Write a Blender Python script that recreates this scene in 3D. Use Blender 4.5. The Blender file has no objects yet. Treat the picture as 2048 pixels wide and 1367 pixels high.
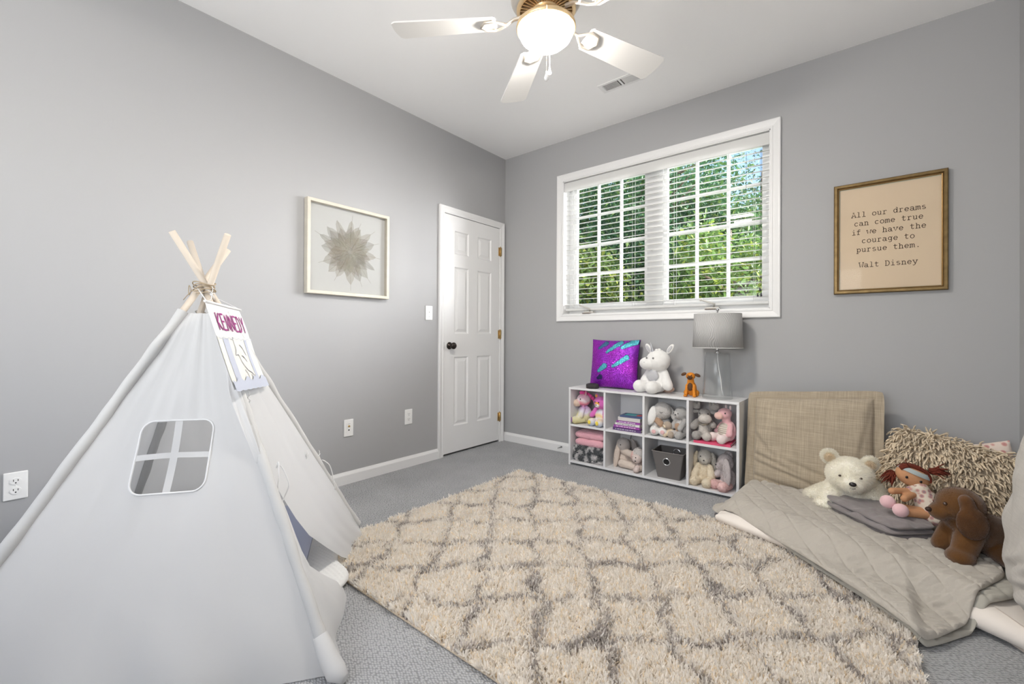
import bpy, bmesh, math, random
import numpy as np
from mathutils import Vector, Matrix, Euler, noise
from math import sin, cos, pi, radians, sqrt

PI = math.pi
COL = bpy.context.scene.collection
SC = bpy.context.scene
rnd = random.Random(7)

# ------------------------------------------------------------------ camera, world, lights, exposure
yaw, pitch, roll = radians(39.2273), radians(0.2594), radians(0.3186)
_f = Vector((-sin(yaw) * cos(pitch), cos(yaw) * cos(pitch), sin(pitch)))
_r = Vector((cos(yaw), sin(yaw), 0)); _u = _r.cross(_f)
_r2 = _r * cos(roll) + _u * sin(roll); _u2 = -_r * sin(roll) + _u * cos(roll)
cd = bpy.data.cameras.new('camera'); cam = bpy.data.objects.new('camera', cd); COL.objects.link(cam)
cam.matrix_world = Matrix(((_r2.x, _u2.x, -_f.x, 0), (_r2.y, _u2.y, -_f.y, 0), (_r2.z, _u2.z, -_f.z, 1.0155), (0, 0, 0, 1)))
cd.sensor_width = 36; cd.lens = 877.93 / 2048 * 36; cd.shift_y = -(683.5 - 667.49) / 2048
cd.clip_start = 0.02; cd.clip_end = 200
SC.camera = cam
SC.cycles.diffuse_bounces = 7; SC.cycles.transmission_bounces = 6; SC.cycles.max_bounces = 12; SC.cycles.transparent_max_bounces = 16

SC.view_settings.view_transform = 'Standard'; SC.view_settings.look = 'None'
SC.view_settings.gamma = 1.0; SC.view_settings.use_curve_mapping = False
SC.view_settings.exposure = 0.82

w = bpy.data.worlds.new('world'); SC.world = w; w.use_nodes = True
nt = w.node_tree; nt.nodes.clear()
sky = nt.nodes.new('ShaderNodeTexSky'); sky.sky_type = 'NISHITA'; sky.sun_disc = False
sky.sun_elevation = radians(48); sky.sun_rotation = radians(90); sky.air_density = 1.0; sky.dust_density = 1.2
bg = nt.nodes.new('ShaderNodeBackground'); bg.inputs['Strength'].default_value = 0.22
wo = nt.nodes.new('ShaderNodeOutputWorld')
nt.links.new(sky.outputs[0], bg.inputs[0]); nt.links.new(bg.outputs[0], wo.inputs[0])

def light(name, kind, loc, energy, color=(1, 1, 1), rot=None, aim=None, **kw):
    d = bpy.data.lights.new(name, kind); d.energy = energy; d.color = color
    for k, v in kw.items(): setattr(d, k, v)
    o = bpy.data.objects.new(name, d); COL.objects.link(o); o.location = loc
    if aim is not None: o.rotation_euler = Vector(aim).to_track_quat('-Z', 'Y').to_euler()
    return o
light('sun', 'SUN', (5, 5, 8), 4.6, (1, .95, .86), aim=(-.75, .18, -.75), angle=radians(1))
# the area lamp is added fill, set in a made-up window behind the camera
# broad soft glow of the bright sky to the right of the trees, slanting in through the back window
light('sky_glow', 'SUN', (3, 8, 5), 18, (1, 1, 1), aim=(-.60, -.76, -.20), angle=radians(60))
light('added_front_fill', 'AREA', (-.95, -1.26, 1.5), 35, (1, .992, .98), aim=(-.05, 1, .75), shape='RECTANGLE', size=1.75, size_y=1.3)

# ------------------------------------------------------------------ materials
_m = {}
def mat(name, col, rough=.7, metal=0, bump=None, var=None, sheen=0, spec=.3, trans=0, emit=None, alpha=None, coords='Object', twosided=0):
    """bump=(scale, strength, distance[, kind]); var=(scale, amount)"""
    if name in _m: return _m[name]
    m = bpy.data.materials.new(name); m.use_nodes = True; _m[name] = m
    n = m.node_tree.nodes; L = m.node_tree.links; b = n['Principled BSDF']
    b.inputs['Base Color'].default_value = (*col, 1); b.inputs['Roughness'].default_value = rough
    b.inputs['Metallic'].default_value = metal; b.inputs['Specular IOR Level'].default_value = spec
    if sheen: b.inputs['Sheen Weight'].default_value = sheen; b.inputs['Sheen Roughness'].default_value = .6
    if trans: b.inputs['Transmission Weight'].default_value = trans
    if emit: b.inputs['Emission Color'].default_value = (*emit[0], 1); b.inputs['Emission Strength'].default_value = emit[1]
    if alpha is not None: b.inputs['Alpha'].default_value = alpha
    if bump or var:
        tc = n.new('ShaderNodeTexCoord')
    if var:
        t = n.new('ShaderNodeTexNoise'); t.inputs['Scale'].default_value = var[0]; t.inputs['Detail'].default_value = 3
        L.new(tc.outputs[coords], t.inputs['Vector'])
        mx = n.new('ShaderNodeMixRGB'); mx.blend_type = 'MIX'
        a = var[1]
        mx.inputs[1].default_value = (*[max(0, c * (1 - a)) for c in col], 1)
        c2 = var[2] if len(var) > 2 else [min(1, c * (1 + a)) for c in col]
        mx.inputs[2].default_value = (*c2, 1)
        L.new(t.outputs['Fac'], mx.inputs[0]); L.new(mx.outputs[0], b.inputs['Base Color'])
    if bump:
        kind = bump[3] if len(bump) > 3 else 'noise'
        if kind == 'voronoi':
            t = n.new('ShaderNodeTexVoronoi'); out = t.outputs['Distance']
        elif kind == 'wave':
            t = n.new('ShaderNodeTexWave'); out = t.outputs['Fac']
        else:
            t = n.new('ShaderNodeTexNoise'); t.inputs['Detail'].default_value = 4; out = t.outputs['Fac']
        t.inputs['Scale'].default_value = bump[0]
        L.new(tc.outputs[coords], t.inputs['Vector'])
        bp = n.new('ShaderNodeBump'); bp.inputs['Strength'].default_value = bump[1]; bp.inputs['Distance'].default_value = bump[2]
        L.new(out, bp.inputs['Height']); L.new(bp.outputs[0], b.inputs['Normal'])
    if twosided:  # thin cloth that lets some light through
        tr = n.new('ShaderNodeBsdfTranslucent'); tr.inputs[0].default_value = (*col, 1)
        mix = n.new('ShaderNodeMixShader'); mix.inputs[0].default_value = twosided
        L.new(b.outputs[0], mix.inputs[1]); L.new(tr.outputs[0], mix.inputs[2])
        L.new(mix.outputs[0], n['Material Output'].inputs[0])
    return m

def attr_mat(name, rough=.8, sheen=0, bump=None, metal=0, sparkle=None, spec=.3, twosided=0):
    """base colour from the mesh's own colour attribute 'Col' (dye of yarn or print)"""
    m = mat(name, (.5, .5, .5), rough, metal, bump=bump, sheen=sheen, spec=spec, twosided=twosided)
    n = m.node_tree.nodes; L = m.node_tree.links
    a = n.new('ShaderNodeAttribute'); a.attribute_name = 'Col'
    L.new(a.outputs['Color'], n['Principled BSDF'].inputs['Base Color'])
    if twosided:
        for x in n:
            if x.type == 'BSDF_TRANSLUCENT': L.new(a.outputs['Color'], x.inputs[0])
    return m

# ------------------------------------------------------------------ mesh helpers
def M4(loc=(0, 0, 0), rot=(0, 0, 0), sc=(1, 1, 1)):
    return Matrix.LocRotScale(Vector(loc), Euler(rot), Vector(sc))

class MB:
    def __init__(s): s.v = []; s.f = []; s.m = []; s.sm = []
    def add(s, vs, fs, mi=0, smooth=False, M=None):
        o = len(s.v)
        if M is not None: vs = [M @ Vector(v) for v in vs]
        s.v += [tuple(v) for v in vs]; s.f += [tuple(i + o for i in f) for f in fs]
        s.m += [mi] * len(fs); s.sm += [smooth] * len(fs); return s
    def box(s, a, b, mi=0, M=None):
        x0, y0, z0 = a; x1, y1, z1 = b
        v = [(x0, y0, z0), (x1, y0, z0), (x1, y1, z0), (x0, y1, z0), (x0, y0, z1), (x1, y0, z1), (x1, y1, z1), (x0, y1, z1)]
        f = [(0, 3, 2, 1), (4, 5, 6, 7), (0, 1, 5, 4), (1, 2, 6, 5), (2, 3, 7, 6), (3, 0, 4, 7)]
        return s.add(v, f, mi, False, M)
    def cbox(s, a, b, c=.003, mi=0, M=None):
        """box with chamfered edges"""
        bm = bmesh.new(); bmesh.ops.create_cube(bm, size=1)
        for v in bm.verts:
            v.co = Vector([(a[i] + b[i]) / 2 + v.co[i] * (b[i] - a[i]) for i in range(3)])
        bmesh.ops.bevel(bm, geom=bm.edges[:], offset=c, segments=2, affect='EDGES', profile=.5)
        bm.verts.index_update()
        r = s.add([v.co for v in bm.verts], [[v.index for v in f.verts] for f in bm.faces], mi, False, M); bm.free(); return r
    def tube(s, pts, r, n=8, mi=0, caps=True, M=None, closed=False):
        pts = [Vector(p) for p in pts]; k = len(pts)
        rs = r if isinstance(r, (list, tuple)) else [r] * k
        vs = []; fs = []; up = None
        for i, p in enumerate(pts):
            a = pts[(i - 1) % k] if closed or i > 0 else p
            b = pts[(i + 1) % k] if closed or i < k - 1 else p
            t = (b - a).normalized()
            if up is None: up = t.orthogonal().normalized()
            up = (up - t * up.dot(t))
            up = up.normalized() if up.length > 1e-6 else t.orthogonal().normalized()
            q = t.cross(up)
            for j in range(n):
                an = 2 * PI * j / n; vs.append(p + (up * cos(an) + q * sin(an)) * rs[i])
        for i in range(k if closed else k - 1):
            for j in range(n):
                i2 = (i + 1) % k
                fs.append((i * n + j, i * n + (j + 1) % n, i2 * n + (j + 1) % n, i2 * n + j))
        s.add(vs, fs, mi, True, M)
        if caps and not closed:
            s.add(vs[:n], [tuple(range(n))[::-1]], mi, False, M); s.add(vs[-n:], [tuple(range(n))], mi, False, M)
        return s
    def lathe(s, prof, n=32, mi=0, M=None, smooth=True, closed=False):
        vs = []; fs = []; k = len(prof)
        for (r, z) in prof:
            for j in range(n):
                a = 2 * PI * j / n; vs.append((r * cos(a), r * sin(a), z))
        for i in range(k if closed else k - 1):
            i2 = (i + 1) % k
            for j in range(n):
                fs.append((i * n + j, i * n + (j + 1) % n, i2 * n + (j + 1) % n, i2 * n + j))
        return s.add(vs, fs, mi, smooth, M)
    def ell(s, c, r, mi=0, rot=(0, 0, 0), n=16, M=None):
        vs = []; fs = []; h = n // 2
        T = M4(c, rot, r)
        if M is not None: T = M @ T
        for i in range(h + 1):
            t = PI * i / h
            for j in range(n):
                a = 2 * PI * j / n; vs.append((sin(t) * cos(a), sin(t) * sin(a), -cos(t)))
        for i in range(h):
            for j in range(n): fs.append((i * n + j, i * n + (j + 1) % n, (i + 1) * n + (j + 1) % n, (i + 1) * n + j))
        return s.add(vs, fs, mi, True, T)
    def grid(s, fn, nu, nv, mi=0, keep=None, flip=False, M=None):
        vs = [fn(i / nu, j / nv) for j in range(nv + 1) for i in range(nu + 1)]; fs = []
        for j in range(nv):
            for i in range(nu):
                if keep and not keep((i + .5) / nu, (j + .5) / nv): continue
                q = (j * (nu + 1) + i, j * (nu + 1) + i + 1, (j + 1) * (nu + 1) + i + 1, (j + 1) * (nu + 1) + i)
                fs.append(q[::-1] if flip else q)
        return s.add(vs, fs, mi, True, M)
    def mesh(s, name, mats):
        me = bpy.data.meshes.new(name); me.from_pydata(s.v, [], s.f); me.update()
        for m in mats: me.materials.append(m)
        me.polygons.foreach_set('material_index', s.m); me.polygons.foreach_set('use_smooth', s.sm)
        return me
    def obj(s, name, mats, parent=None, **k):
        if not isinstance(mats, (list, tuple)): mats = [mats]
        me = s.mesh(name, mats)
        bm = bmesh.new(); bm.from_mesh(me); bmesh.ops.remove_doubles(bm, verts=bm.verts, dist=1e-5); bm.to_mesh(me); bm.free()
        return link(name, me, parent, **k)

def link(name, me, parent=None, label=None, cat=None, group=None, kind=None, loc=None, rot=None):
    o = bpy.data.objects.new(name, me); COL.objects.link(o)
    if parent is not None: o.parent = parent
    if loc: o.location = loc
    if rot: o.rotation_euler = rot
    if label: o['label'] = label
    if cat: o['category'] = cat
    if group: o['group'] = group
    if kind: o['kind'] = kind
    return o
def thing(name, label, cat, loc=(0, 0, 0), rot=(0, 0, 0), group=None):
    return link(name, None, None, label, cat, group, None, loc, rot)

def N(p, s=1.0, seed=0.0):
    return noise.noise(Vector((p[0] * s + seed, p[1] * s - seed * .7, p[2] * s + seed * 1.3)))

def nmesh(name, V, F3=None, F4=None, mats=(), mi=None, col=None, smooth=True, nrm=None):
    """fast mesh from numpy arrays"""
    me = bpy.data.meshes.new(name)
    f3 = np.zeros((0, 3), int) if F3 is None else F3; f4 = np.zeros((0, 4), int) if F4 is None else F4
    me.vertices.add(len(V)); me.vertices.foreach_set('co', np.asarray(V, np.float32).ravel())
    loops = np.concatenate([f3.ravel(), f4.ravel()]).astype(np.int32)
    tot = np.concatenate([np.full(len(f3), 3), np.full(len(f4), 4)]).astype(np.int32)
    st = np.concatenate([[0], np.cumsum(tot)[:-1]]).astype(np.int32)
    me.loops.add(len(loops)); me.loops.foreach_set('vertex_index', loops)
    me.polygons.add(len(tot)); me.polygons.foreach_set('loop_start', st)
    for m in mats: me.materials.append(m)
    me.update(calc_edges=True)
    if mi is not None: me.polygons.foreach_set('material_index', np.asarray(mi, np.int32))
    me.polygons.foreach_set('use_smooth', np.full(len(tot), smooth))
    if col is not None:
        a = me.color_attributes.new('Col', 'FLOAT_COLOR', 'POINT')
        c = np.ones((len(V), 4), np.float32); c[:, :3] = col; a.data.foreach_set('color', c.ravel())
    if nrm is not None:
        me.normals_split_custom_set_from_vertices(np.asarray(nrm, np.float32))
    me.validate(); return me

def vcol(me, fn):
    a = me.color_attributes.new('Col', 'FLOAT_COLOR', 'POINT')
    d = []
    for v in me.vertices: d += [*fn(v.co), 1.0]
    a.data.foreach_set('color', d)

def blades(P, Nn, length, width, lean, seed=0, seg=2, curl=.5, col=None):
    """numpy: one tapered blade at every root P with root normal Nn. returns V, F4, normals, idx of root"""
    rg = np.random.default_rng(seed); n = len(P)
    Nn = Nn / np.linalg.norm(Nn, axis=1, keepdims=True)
    r = rg.normal(size=(n, 3)); t = np.cross(Nn, r); t /= np.linalg.norm(t, axis=1, keepdims=True) + 1e-9
    side = np.cross(Nn, t)
    ln = length * (.7 + .6 * rg.random(n)); 
    d = Nn + lean; d /= np.linalg.norm(d, axis=1, keepdims=True)
    vs = []; nr = []
    for k in range(seg + 1):
        a = k / seg
        c = P + d * (ln * a)[:, None] + t * (ln * curl * a * a)[:, None] * .6
        wd = width * (1 - .75 * a ** 2) / 2
        vs.append(c - side * wd); vs.append(c + side * wd)
        nr.append(Nn + .45 * t); nr.append(Nn + .45 * t)
    V = np.stack(vs, 1).reshape(-1, 3); NR = np.stack(nr, 1).reshape(-1, 3); NR /= np.linalg.norm(NR, axis=1, keepdims=True)
    m = 2 * (seg + 1); base = np.arange(n) * m
    F = np.concatenate([np.stack([base + 2 * k, base + 2 * k + 1, base + 2 * k + 3, base + 2 * k + 2], 1) for k in range(seg)])
    return V, F, NR, np.repeat(np.arange(n), m), np.tile(np.repeat(np.arange(seg + 1) / seg, 2), n)

def sample_surface(me, n, seed=0):
    me.calc_loop_triangles(); t = np.zeros(len(me.loop_triangles) * 3, np.int32); me.loop_triangles.foreach_get('vertices', t); t = t.reshape(-1, 3)
    v = np.zeros(len(me.vertices) * 3, np.float32); me.vertices.foreach_get('co', v); v = v.reshape(-1, 3)
    pi_ = np.zeros(len(me.loop_triangles), np.int32); me.loop_triangles.foreach_get('polygon_index', pi_)
    mi = np.zeros(len(me.polygons), np.int32); me.polygons.foreach_get('material_index', mi)
    a, b, c = v[t[:, 0]], v[t[:, 1]], v[t[:, 2]]; cr = np.cross(b - a, c - a); ar = np.linalg.norm(cr, axis=1)
    rg = np.random.default_rng(seed); k = rg.choice(len(t), n, p=ar / ar.sum())
    u = rg.random((n, 2)); fl = u.sum(1) > 1; u[fl] = 1 - u[fl]
    P = a[k] + (b[k] - a[k]) * u[:, :1] + (c[k] - a[k]) * u[:, 1:]
    return P, cr[k] / (ar[k][:, None] + 1e-12), mi[pi_[k]]

# ------------------------------------------------------------------ plush toys: ellipsoids and tapered limbs fused into one skin
def E(c, r, rot=(0, 0, 0), m=0): return ('e', c, r if isinstance(r, (tuple, list)) else (r, r, r), rot, m)
def K(a, b, ra, rb=None, m=0): return ('k', a, b, ra, rb if rb is not None else ra, m)

def fur_of(m):
    k = m.name + '_fur'
    if k in _m: return _m[k]
    c = m.copy(); c.name = k; _m[k] = c; n = c.node_tree.nodes; L = c.node_tree.links; b = n['Principled BSDF']
    for l in list(b.inputs['Normal'].links): L.remove(l)
    tr = n.new('ShaderNodeBsdfTranslucent'); tr.inputs[0].default_value = b.inputs['Base Color'].default_value
    if b.inputs['Base Color'].links: L.new(b.inputs['Base Color'].links[0].from_socket, tr.inputs[0])
    mx = n.new('ShaderNodeMixShader'); mx.inputs[0].default_value = .5; L.new(b.outputs[0], mx.inputs[1]); L.new(tr.outputs[0], mx.inputs[2]); L.new(mx.outputs[0], n['Material Output'].inputs[0])
    return c
def blob(name, prims, mats, voxel=.005, smooth=6, fur=None, wrinkle=0, seed=0):
    mb = MB()
    for p in prims:
        if p[0] == 'e': mb.ell(p[1], p[2], 0, p[3], n=20)
        else:
            a, b = Vector(p[1]), Vector(p[2]); d = (b - a); L = max(d.length, 1e-5); z = d / L
            q = z.to_track_quat('Z', 'Y'); prof = []
            for i in range(7): t = -PI / 2 + PI / 2 * i / 6; prof.append((p[3] * cos(t) + 1e-4, p[3] * sin(t)))
            for i in range(7): t = PI / 2 * i / 6; prof.append((p[4] * cos(t) + 1e-4, L + p[4] * sin(t)))
            mb.lathe(prof, 16, M=Matrix.Translation(a) @ q.to_matrix().to_4x4())
            # close poles
    me = mb.mesh('t', []); bm = bmesh.new(); bm.from_mesh(me); bmesh.ops.remove_doubles(bm, verts=bm.verts, dist=1.5e-4 * 2)
    bmesh.ops.holes_fill(bm, edges=bm.edges, sides=0); bmesh.ops.recalc_face_normals(bm, faces=bm.faces); bm.to_mesh(me); bm.free()
    o = bpy.data.objects.new('t', me); COL.objects.link(o)
    r = o.modifiers.new('r', 'REMESH'); r.mode = 'VOXEL'; r.voxel_size = voxel; r.use_smooth_shade = True
    s = o.modifiers.new('s', 'SMOOTH'); s.factor = .5; s.iterations = smooth
    dg = bpy.context.evaluated_depsgraph_get(); out = bpy.data.meshes.new_from_object(o.evaluated_get(dg)); out.name = name
    bpy.data.objects.remove(o); bpy.data.meshes.remove(me)
    nv = len(out.vertices); v = np.zeros(nv * 3, np.float32); out.vertices.foreach_get('co', v); v = v.reshape(-1, 3)
    if wrinkle:
        nn = np.zeros(nv * 3, np.float32); out.vertices.foreach_get('normal', nn); nn = nn.reshape(-1, 3)
        dsp = np.array([N(c, 22, seed) for c in v]) * wrinkle; v = v + nn * dsp[:, None]; out.vertices.foreach_set('co', v.ravel())
    for m in mats: out.materials.append(m)
    if len(mats) > 1:
        best = np.full(nv, 9e9); idx = np.zeros(nv, int)
        for p in prims:
            if p[0] == 'e':
                R = np.array(Euler(p[3]).to_matrix()); q = (v - np.array(p[1])) @ R; q = q / np.array(p[2])
                l = np.linalg.norm(q, axis=1); d = (l - 1) * min(p[2])
            else:
                a, b = np.array(p[1]), np.array(p[2]); ab = b - a; t = np.clip(((v - a) @ ab) / (ab @ ab + 1e-9), 0, 1)
                d = np.linalg.norm(v - a - t[:, None] * ab, axis=1) - (p[3] + (p[4] - p[3]) * t)
            m = p[-1]; k = d < best; best[k] = d[k]; idx[k] = m
        pm = [int(idx[f.vertices[0]]) for f in out.polygons]; out.polygons.foreach_set('material_index', pm)
    out.polygons.foreach_set('use_smooth', np.full(len(out.polygons), True))
    if fur:
        cnt, ln, wd = fur; P, Nn, mi = sample_surface(out, cnt, seed)
        lean = np.array([[0, 0, -.35]]) + np.stack([np.array([N(p, 14, 3 + k) for p in P]) for k in range(3)], 1) * .9
        V, F, NR, ri, _ = blades(P - Nn * .002, Nn, ln, wd, lean, seed, curl=.4)
        v0 = np.zeros(len(out.vertices) * 3, np.float32); out.vertices.foreach_get('co', v0); v0 = v0.reshape(-1, 3)
        n0 = np.zeros(len(out.vertices) * 3, np.float32); out.vertices.foreach_get('normal', n0); n0 = n0.reshape(-1, 3)
        bm = bmesh.new(); bm.from_mesh(out); bmesh.ops.triangulate(bm, faces=bm.faces); bm.to_mesh(out); bm.free()
        fm_ = [fur_of(m) for m in mats]; mi = mi + len(mats)
        t = np.array([tuple(f.vertices) for f in out.polygons]); m0 = np.array([f.material_index for f in out.polygons])
        mats_ = list(out.materials) + fm_
        # nmesh writes triangles first, then quads: F is ordered by segment
        nb = len(P); mf = np.concatenate([mi, mi])
        out = nmesh(name, np.concatenate([v0, V]), t, F + len(v0), mats_, np.concatenate([m0, mf]))
    return out

def part(name, me, parent, label=None): return link(name, me, parent, label)
def eye(parent, c, r=.006, m=None, d=None):
    MB().ell(c, (r, r * .7, r), n=12).obj('eye', m or mat('eye_black', (.01, .01, .012), .12, spec=.8), parent)
def ear_mesh(c, r, rot, mats, inner=True):
    mb = MB(); mb.ell(c, r, 0, rot, n=16)
    if inner: mb.ell(Vector(c) + Euler(rot).to_matrix() @ Vector((0, -r[1] * .55, 0)), (r[0] * .68, r[1] * .6, r[2] * .68), 1, rot, n=14)
    return mb

# ------------------------------------------------------------------ the room
WL, WR, YB, YF, CH = -2.7727, .574, 3.2806, -1.25, 2.74
wall_m = mat('wall_paint', (.405, .406, .412), .62, bump=(260, .08, .0006), spec=.25)
ceil_m = mat('ceiling_paint', (.91, .91, .91), .85, bump=(200, .05, .0006))
trim_m = mat('trim_paint', (.80, .80, .80), .38, spec=.4)
white_pl = mat('white_plastic', (.84, .84, .83), .3, spec=.5)
black_m = mat('black_slot', (.012, .012, .012), .5)
def S(name, mb, m, parent=None):
    return mb.obj(name, m, parent, kind='structure' if parent is None else None)

carpet = mat('carpet', (.4, .4, .4), .95, spec=.1, sheen=.1)
n = carpet.node_tree.nodes; L = carpet.node_tree.links; b = n['Principled BSDF']
tc = n.new('ShaderNodeTexCoord'); mp = n.new('ShaderNodeMapping'); mp.inputs['Rotation'].default_value = (0, 0, radians(38)); mp.inputs['Scale'].default_value = (88, 140, 1)
vo = n.new('ShaderNodeTexVoronoi'); vo.inputs['Scale'].default_value = 1; vo.inputs['Randomness'].default_value = .55; vo.voronoi_dimensions = '2D'
nz = n.new('ShaderNodeTexNoise'); nz.inputs['Scale'].default_value = 420; nz.inputs['Detail'].default_value = 2
nz2 = n.new('ShaderNodeTexNoise'); nz2.inputs['Scale'].default_value = 5; nz2.inputs['Detail'].default_value = 4
L.new(tc.outputs['Object'], mp.inputs[0]); L.new(mp.outputs[0], vo.inputs['Vector']); L.new(tc.outputs['Object'], nz.inputs[0]); L.new(tc.outputs['Object'], nz2.inputs[0])
inv = n.new('ShaderNodeMath'); inv.operation = 'MULTIPLY_ADD'; inv.inputs[1].default_value = -1.4; inv.inputs[2].default_value = 1
L.new(vo.outputs['Distance'], inv.inputs[0])
ad = n.new('ShaderNodeMath'); ad.operation = 'MULTIPLY_ADD'; ad.inputs[1].default_value = .7; L.new(nz.outputs['Fac'], ad.inputs[0]); L.new(inv.outputs[0], ad.inputs[2])
bp = n.new('ShaderNodeBump'); bp.inputs['Strength'].default_value = .8; bp.inputs['Distance'].default_value = .005
L.new(ad.outputs[0], bp.inputs['Height']); L.new(bp.outputs[0], b.inputs['Normal'])
cr = n.new('ShaderNodeValToRGB'); cr.color_ramp.elements[0].position = .25; cr.color_ramp.elements[0].color = (.27, .275, .285, 1)
cr.color_ramp.elements[1].position = 1.0; cr.color_ramp.elements[1].color = (.51, .52, .535, 1)
ad2 = n.new('ShaderNodeMath'); ad2.operation = 'MULTIPLY_ADD'; ad2.inputs[1].default_value = .5
L.new(nz2.outputs['Fac'], ad2.inputs[0]); L.new(ad.outputs[0], ad2.inputs[2])
sb = n.new('ShaderNodeMath'); sb.operation = 'SUBTRACT'; sb.inputs[1].default_value = .42; L.new(ad2.outputs[0], sb.inputs[0])
L.new(sb.outputs[0], cr.inputs[0]); L.new(cr.outputs[0], b.inputs['Base Color'])

S('floor', MB().box((WL - .15, YF - .15, -.12), (WR + .15, YB + .16, 0)), carpet)
S('ceiling', MB().box((WL - .15, YF - .15, CH), (WR + .15, YB + .16, CH + .15)), ceil_m)
DY0, DY1, DZ = 2.489, 3.194, 2.045
WXa, WXb, WZa, WZb = -2.10, -.507, 1.205, 2.375          # window opening
S('wall_left', MB().box((WL - .12, YF - .12, 0), (WL, DY0 - .004, CH)).box((WL - .12, DY0 - .004, DZ + .003), (WL, DY1 + .004, CH))
  .box((WL - .12, DY1 + .004, 0), (WL, YB + .15, CH)).box((WL - .16, DY0 - .1, 0), (WL - .12, DY1 + .1, DZ + .1)), wall_m)
S('wall_back', MB().box((WL, YB, 0), (WXa, YB + .15, CH)).box((WXb, YB, 0), (WR, YB + .15, CH))
  .box((WXa, YB, 0), (WXb, YB + .15, WZa)).box((WXa, YB, WZb), (WXb, YB + .15, CH)), wall_m)
S('wall_right', MB().box((WR, YF - .12, 0), (WR + .12, YB + .15, CH)), wall_m)
F0, F1, G0, G1 = -1.85, -.05, .85, 2.15                   # added opening in the unseen wall, for the fill lamp
S('wall_front', MB().box((WL, YF - .12, 0), (F0, YF, CH)).box((F1, YF - .12, 0), (WR, YF, CH))
  .box((F0, YF - .12, 0), (F1, YF, G0)).box((F0, YF - .12, G1), (F1, YF, CH)), wall_m)

def base_prof(h=.082, t=.014):
    return [(0, 0), (t, 0), (t, h * .74), (t * .8, h * .82), (t * .45, h * .93), (t * .3, h), (0, h)]
def baseboard(name, a, bpt, nrm):
    a = Vector(a); bpt = Vector(bpt); nrm = Vector(nrm); pr = base_prof(); mb = MB(); k = len(pr)
    vs = [p + nrm * d + Vector((0, 0, z)) for p in (a, bpt) for d, z in pr]
    fs = [(i, (i + 1) % k, k + (i + 1) % k, k + i) for i in range(k)] + [tuple(range(k))[::-1], tuple(range(k, 2 * k))]
    S(name, mb.add(vs, fs), trim_m)
baseboard('baseboard_left', (WL, YF, 0), (WL, 2.436, 0), (1, 0, 0))
baseboard('baseboard_back', (WL, YB, 0), (WR, YB, 0), (0, -1, 0))
baseboard('baseboard_right', (WR, YB - .014, 0), (WR, YF, 0), (-1, 0, 0))
baseboard('baseboard_front', (WR - .014, YF, 0), (WL + .014, YF, 0), (0, 1, 0))

def casing(mb, path, out, nrm, prof, closed=False):
    """mitred moulding: path = inner corner points, out = outward direction at each point (scaled for the mitre)"""
    nrm = Vector(nrm); k = len(prof); vs = []
    for p, o in zip(path, out):
        for d, t in prof: vs.append(Vector(p) + Vector(o) * d + nrm * t)
    n_ = len(path); fs = []
    for i in range(n_ if closed else n_ - 1):
        j = (i + 1) % n_
        for q in range(k): fs.append((i * k + q, i * k + (q + 1) % k, j * k + (q + 1) % k, j * k + q))
    if not closed: fs += [tuple(range(k))[::-1], tuple(range((n_ - 1) * k, n_ * k))]
    mb.add(vs, fs)
cprof = [(0, 0), (0, .009), (.004, .012), (.012, .012), (.016, .009), (.022, .010), (.034, .014), (.046, .019), (.054, .020), (.058, .016), (.058, 0)]
# door with six panels, in the left wall
door = thing('door_1', 'white six-panel interior door beside the room corner', 'door', (WL, 0, 0)); door['kind'] = 'structure'; del door['category']; 
jb = MB(); casing(jb, [(0, DY0 + -.003, 0), (0, DY0 - .003, DZ + .003), (0, DY1 + .003, DZ + .003), (0, DY1 + .003, 0)], [(0, -1, 0), (0, -1, 1), (0, 1, 1), (0, 1, 0)], (1, 0, 0), cprof)
jb.obj('door_casing', trim_m, door)
sl = MB(); ys = [DY0, 2.605, 2.78, 2.89, 3.08, DY1]; zs = [.018, .238, .835, 1.03, 1.61, 1.716, 1.92, DZ - .001]; X0 = .004
for i in range(5):
    for j in range(7):
        y0, y1, z0, z1 = ys[i], ys[i + 1], zs[j], zs[j + 1]
        if i in (1, 3) and j in (1, 3, 5):
            rings = [(0, 0), (.004, -.001), (.012, -.009), (.020, -.010), (.042, -.0025), (.044, -.002)]
            q = [[(X0 + dx, y0 + d, z0 + d), (X0 + dx, y1 - d, z0 + d), (X0 + dx, y1 - d, z1 - d), (X0 + dx, y0 + d, z1 - d)] for d, dx in rings]
            vs = sum(q, []); fs = []
            for r_ in range(len(rings) - 1):
                for c_ in range(4): fs.append((r_ * 4 + c_, r_ * 4 + (c_ + 1) % 4, r_ * 4 + 4 + (c_ + 1) % 4, r_ * 4 + 4 + c_))
            fs.append(tuple(range(len(vs) - 4, len(vs)))); sl.add(vs, fs)
        else: sl.add([(X0, y0, z0), (X0, y1, z0), (X0, y1, z1), (X0, y0, z1)], [(0, 1, 2, 3)])
a_, b_, c_, d_ = DY0, DY1, .018, DZ - .001
sl.add([(X0, a_, c_), (X0, b_, c_), (X0, b_, d_), (X0, a_, d_), (X0 - .035, a_, c_), (X0 - .035, b_, c_), (X0 - .035, b_, d_), (X0 - .035, a_, d_)], [(0, 4, 5, 1), (1, 5, 6, 2), (2, 6, 7, 3), (3, 7, 4, 0), (4, 7, 6, 5)])
sl.obj('door_slab', trim_m, door)
bronze = mat('dark_bronze', (.05, .042, .038), .3, .85)
brass = mat('brass', (.62, .42, .16), .3, 1)
kn = MB(); Tk = Matrix.Translation((X0, 2.551, .93)) @ Euler((0, PI / 2, 0)).to_matrix().to_4x4()
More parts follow.
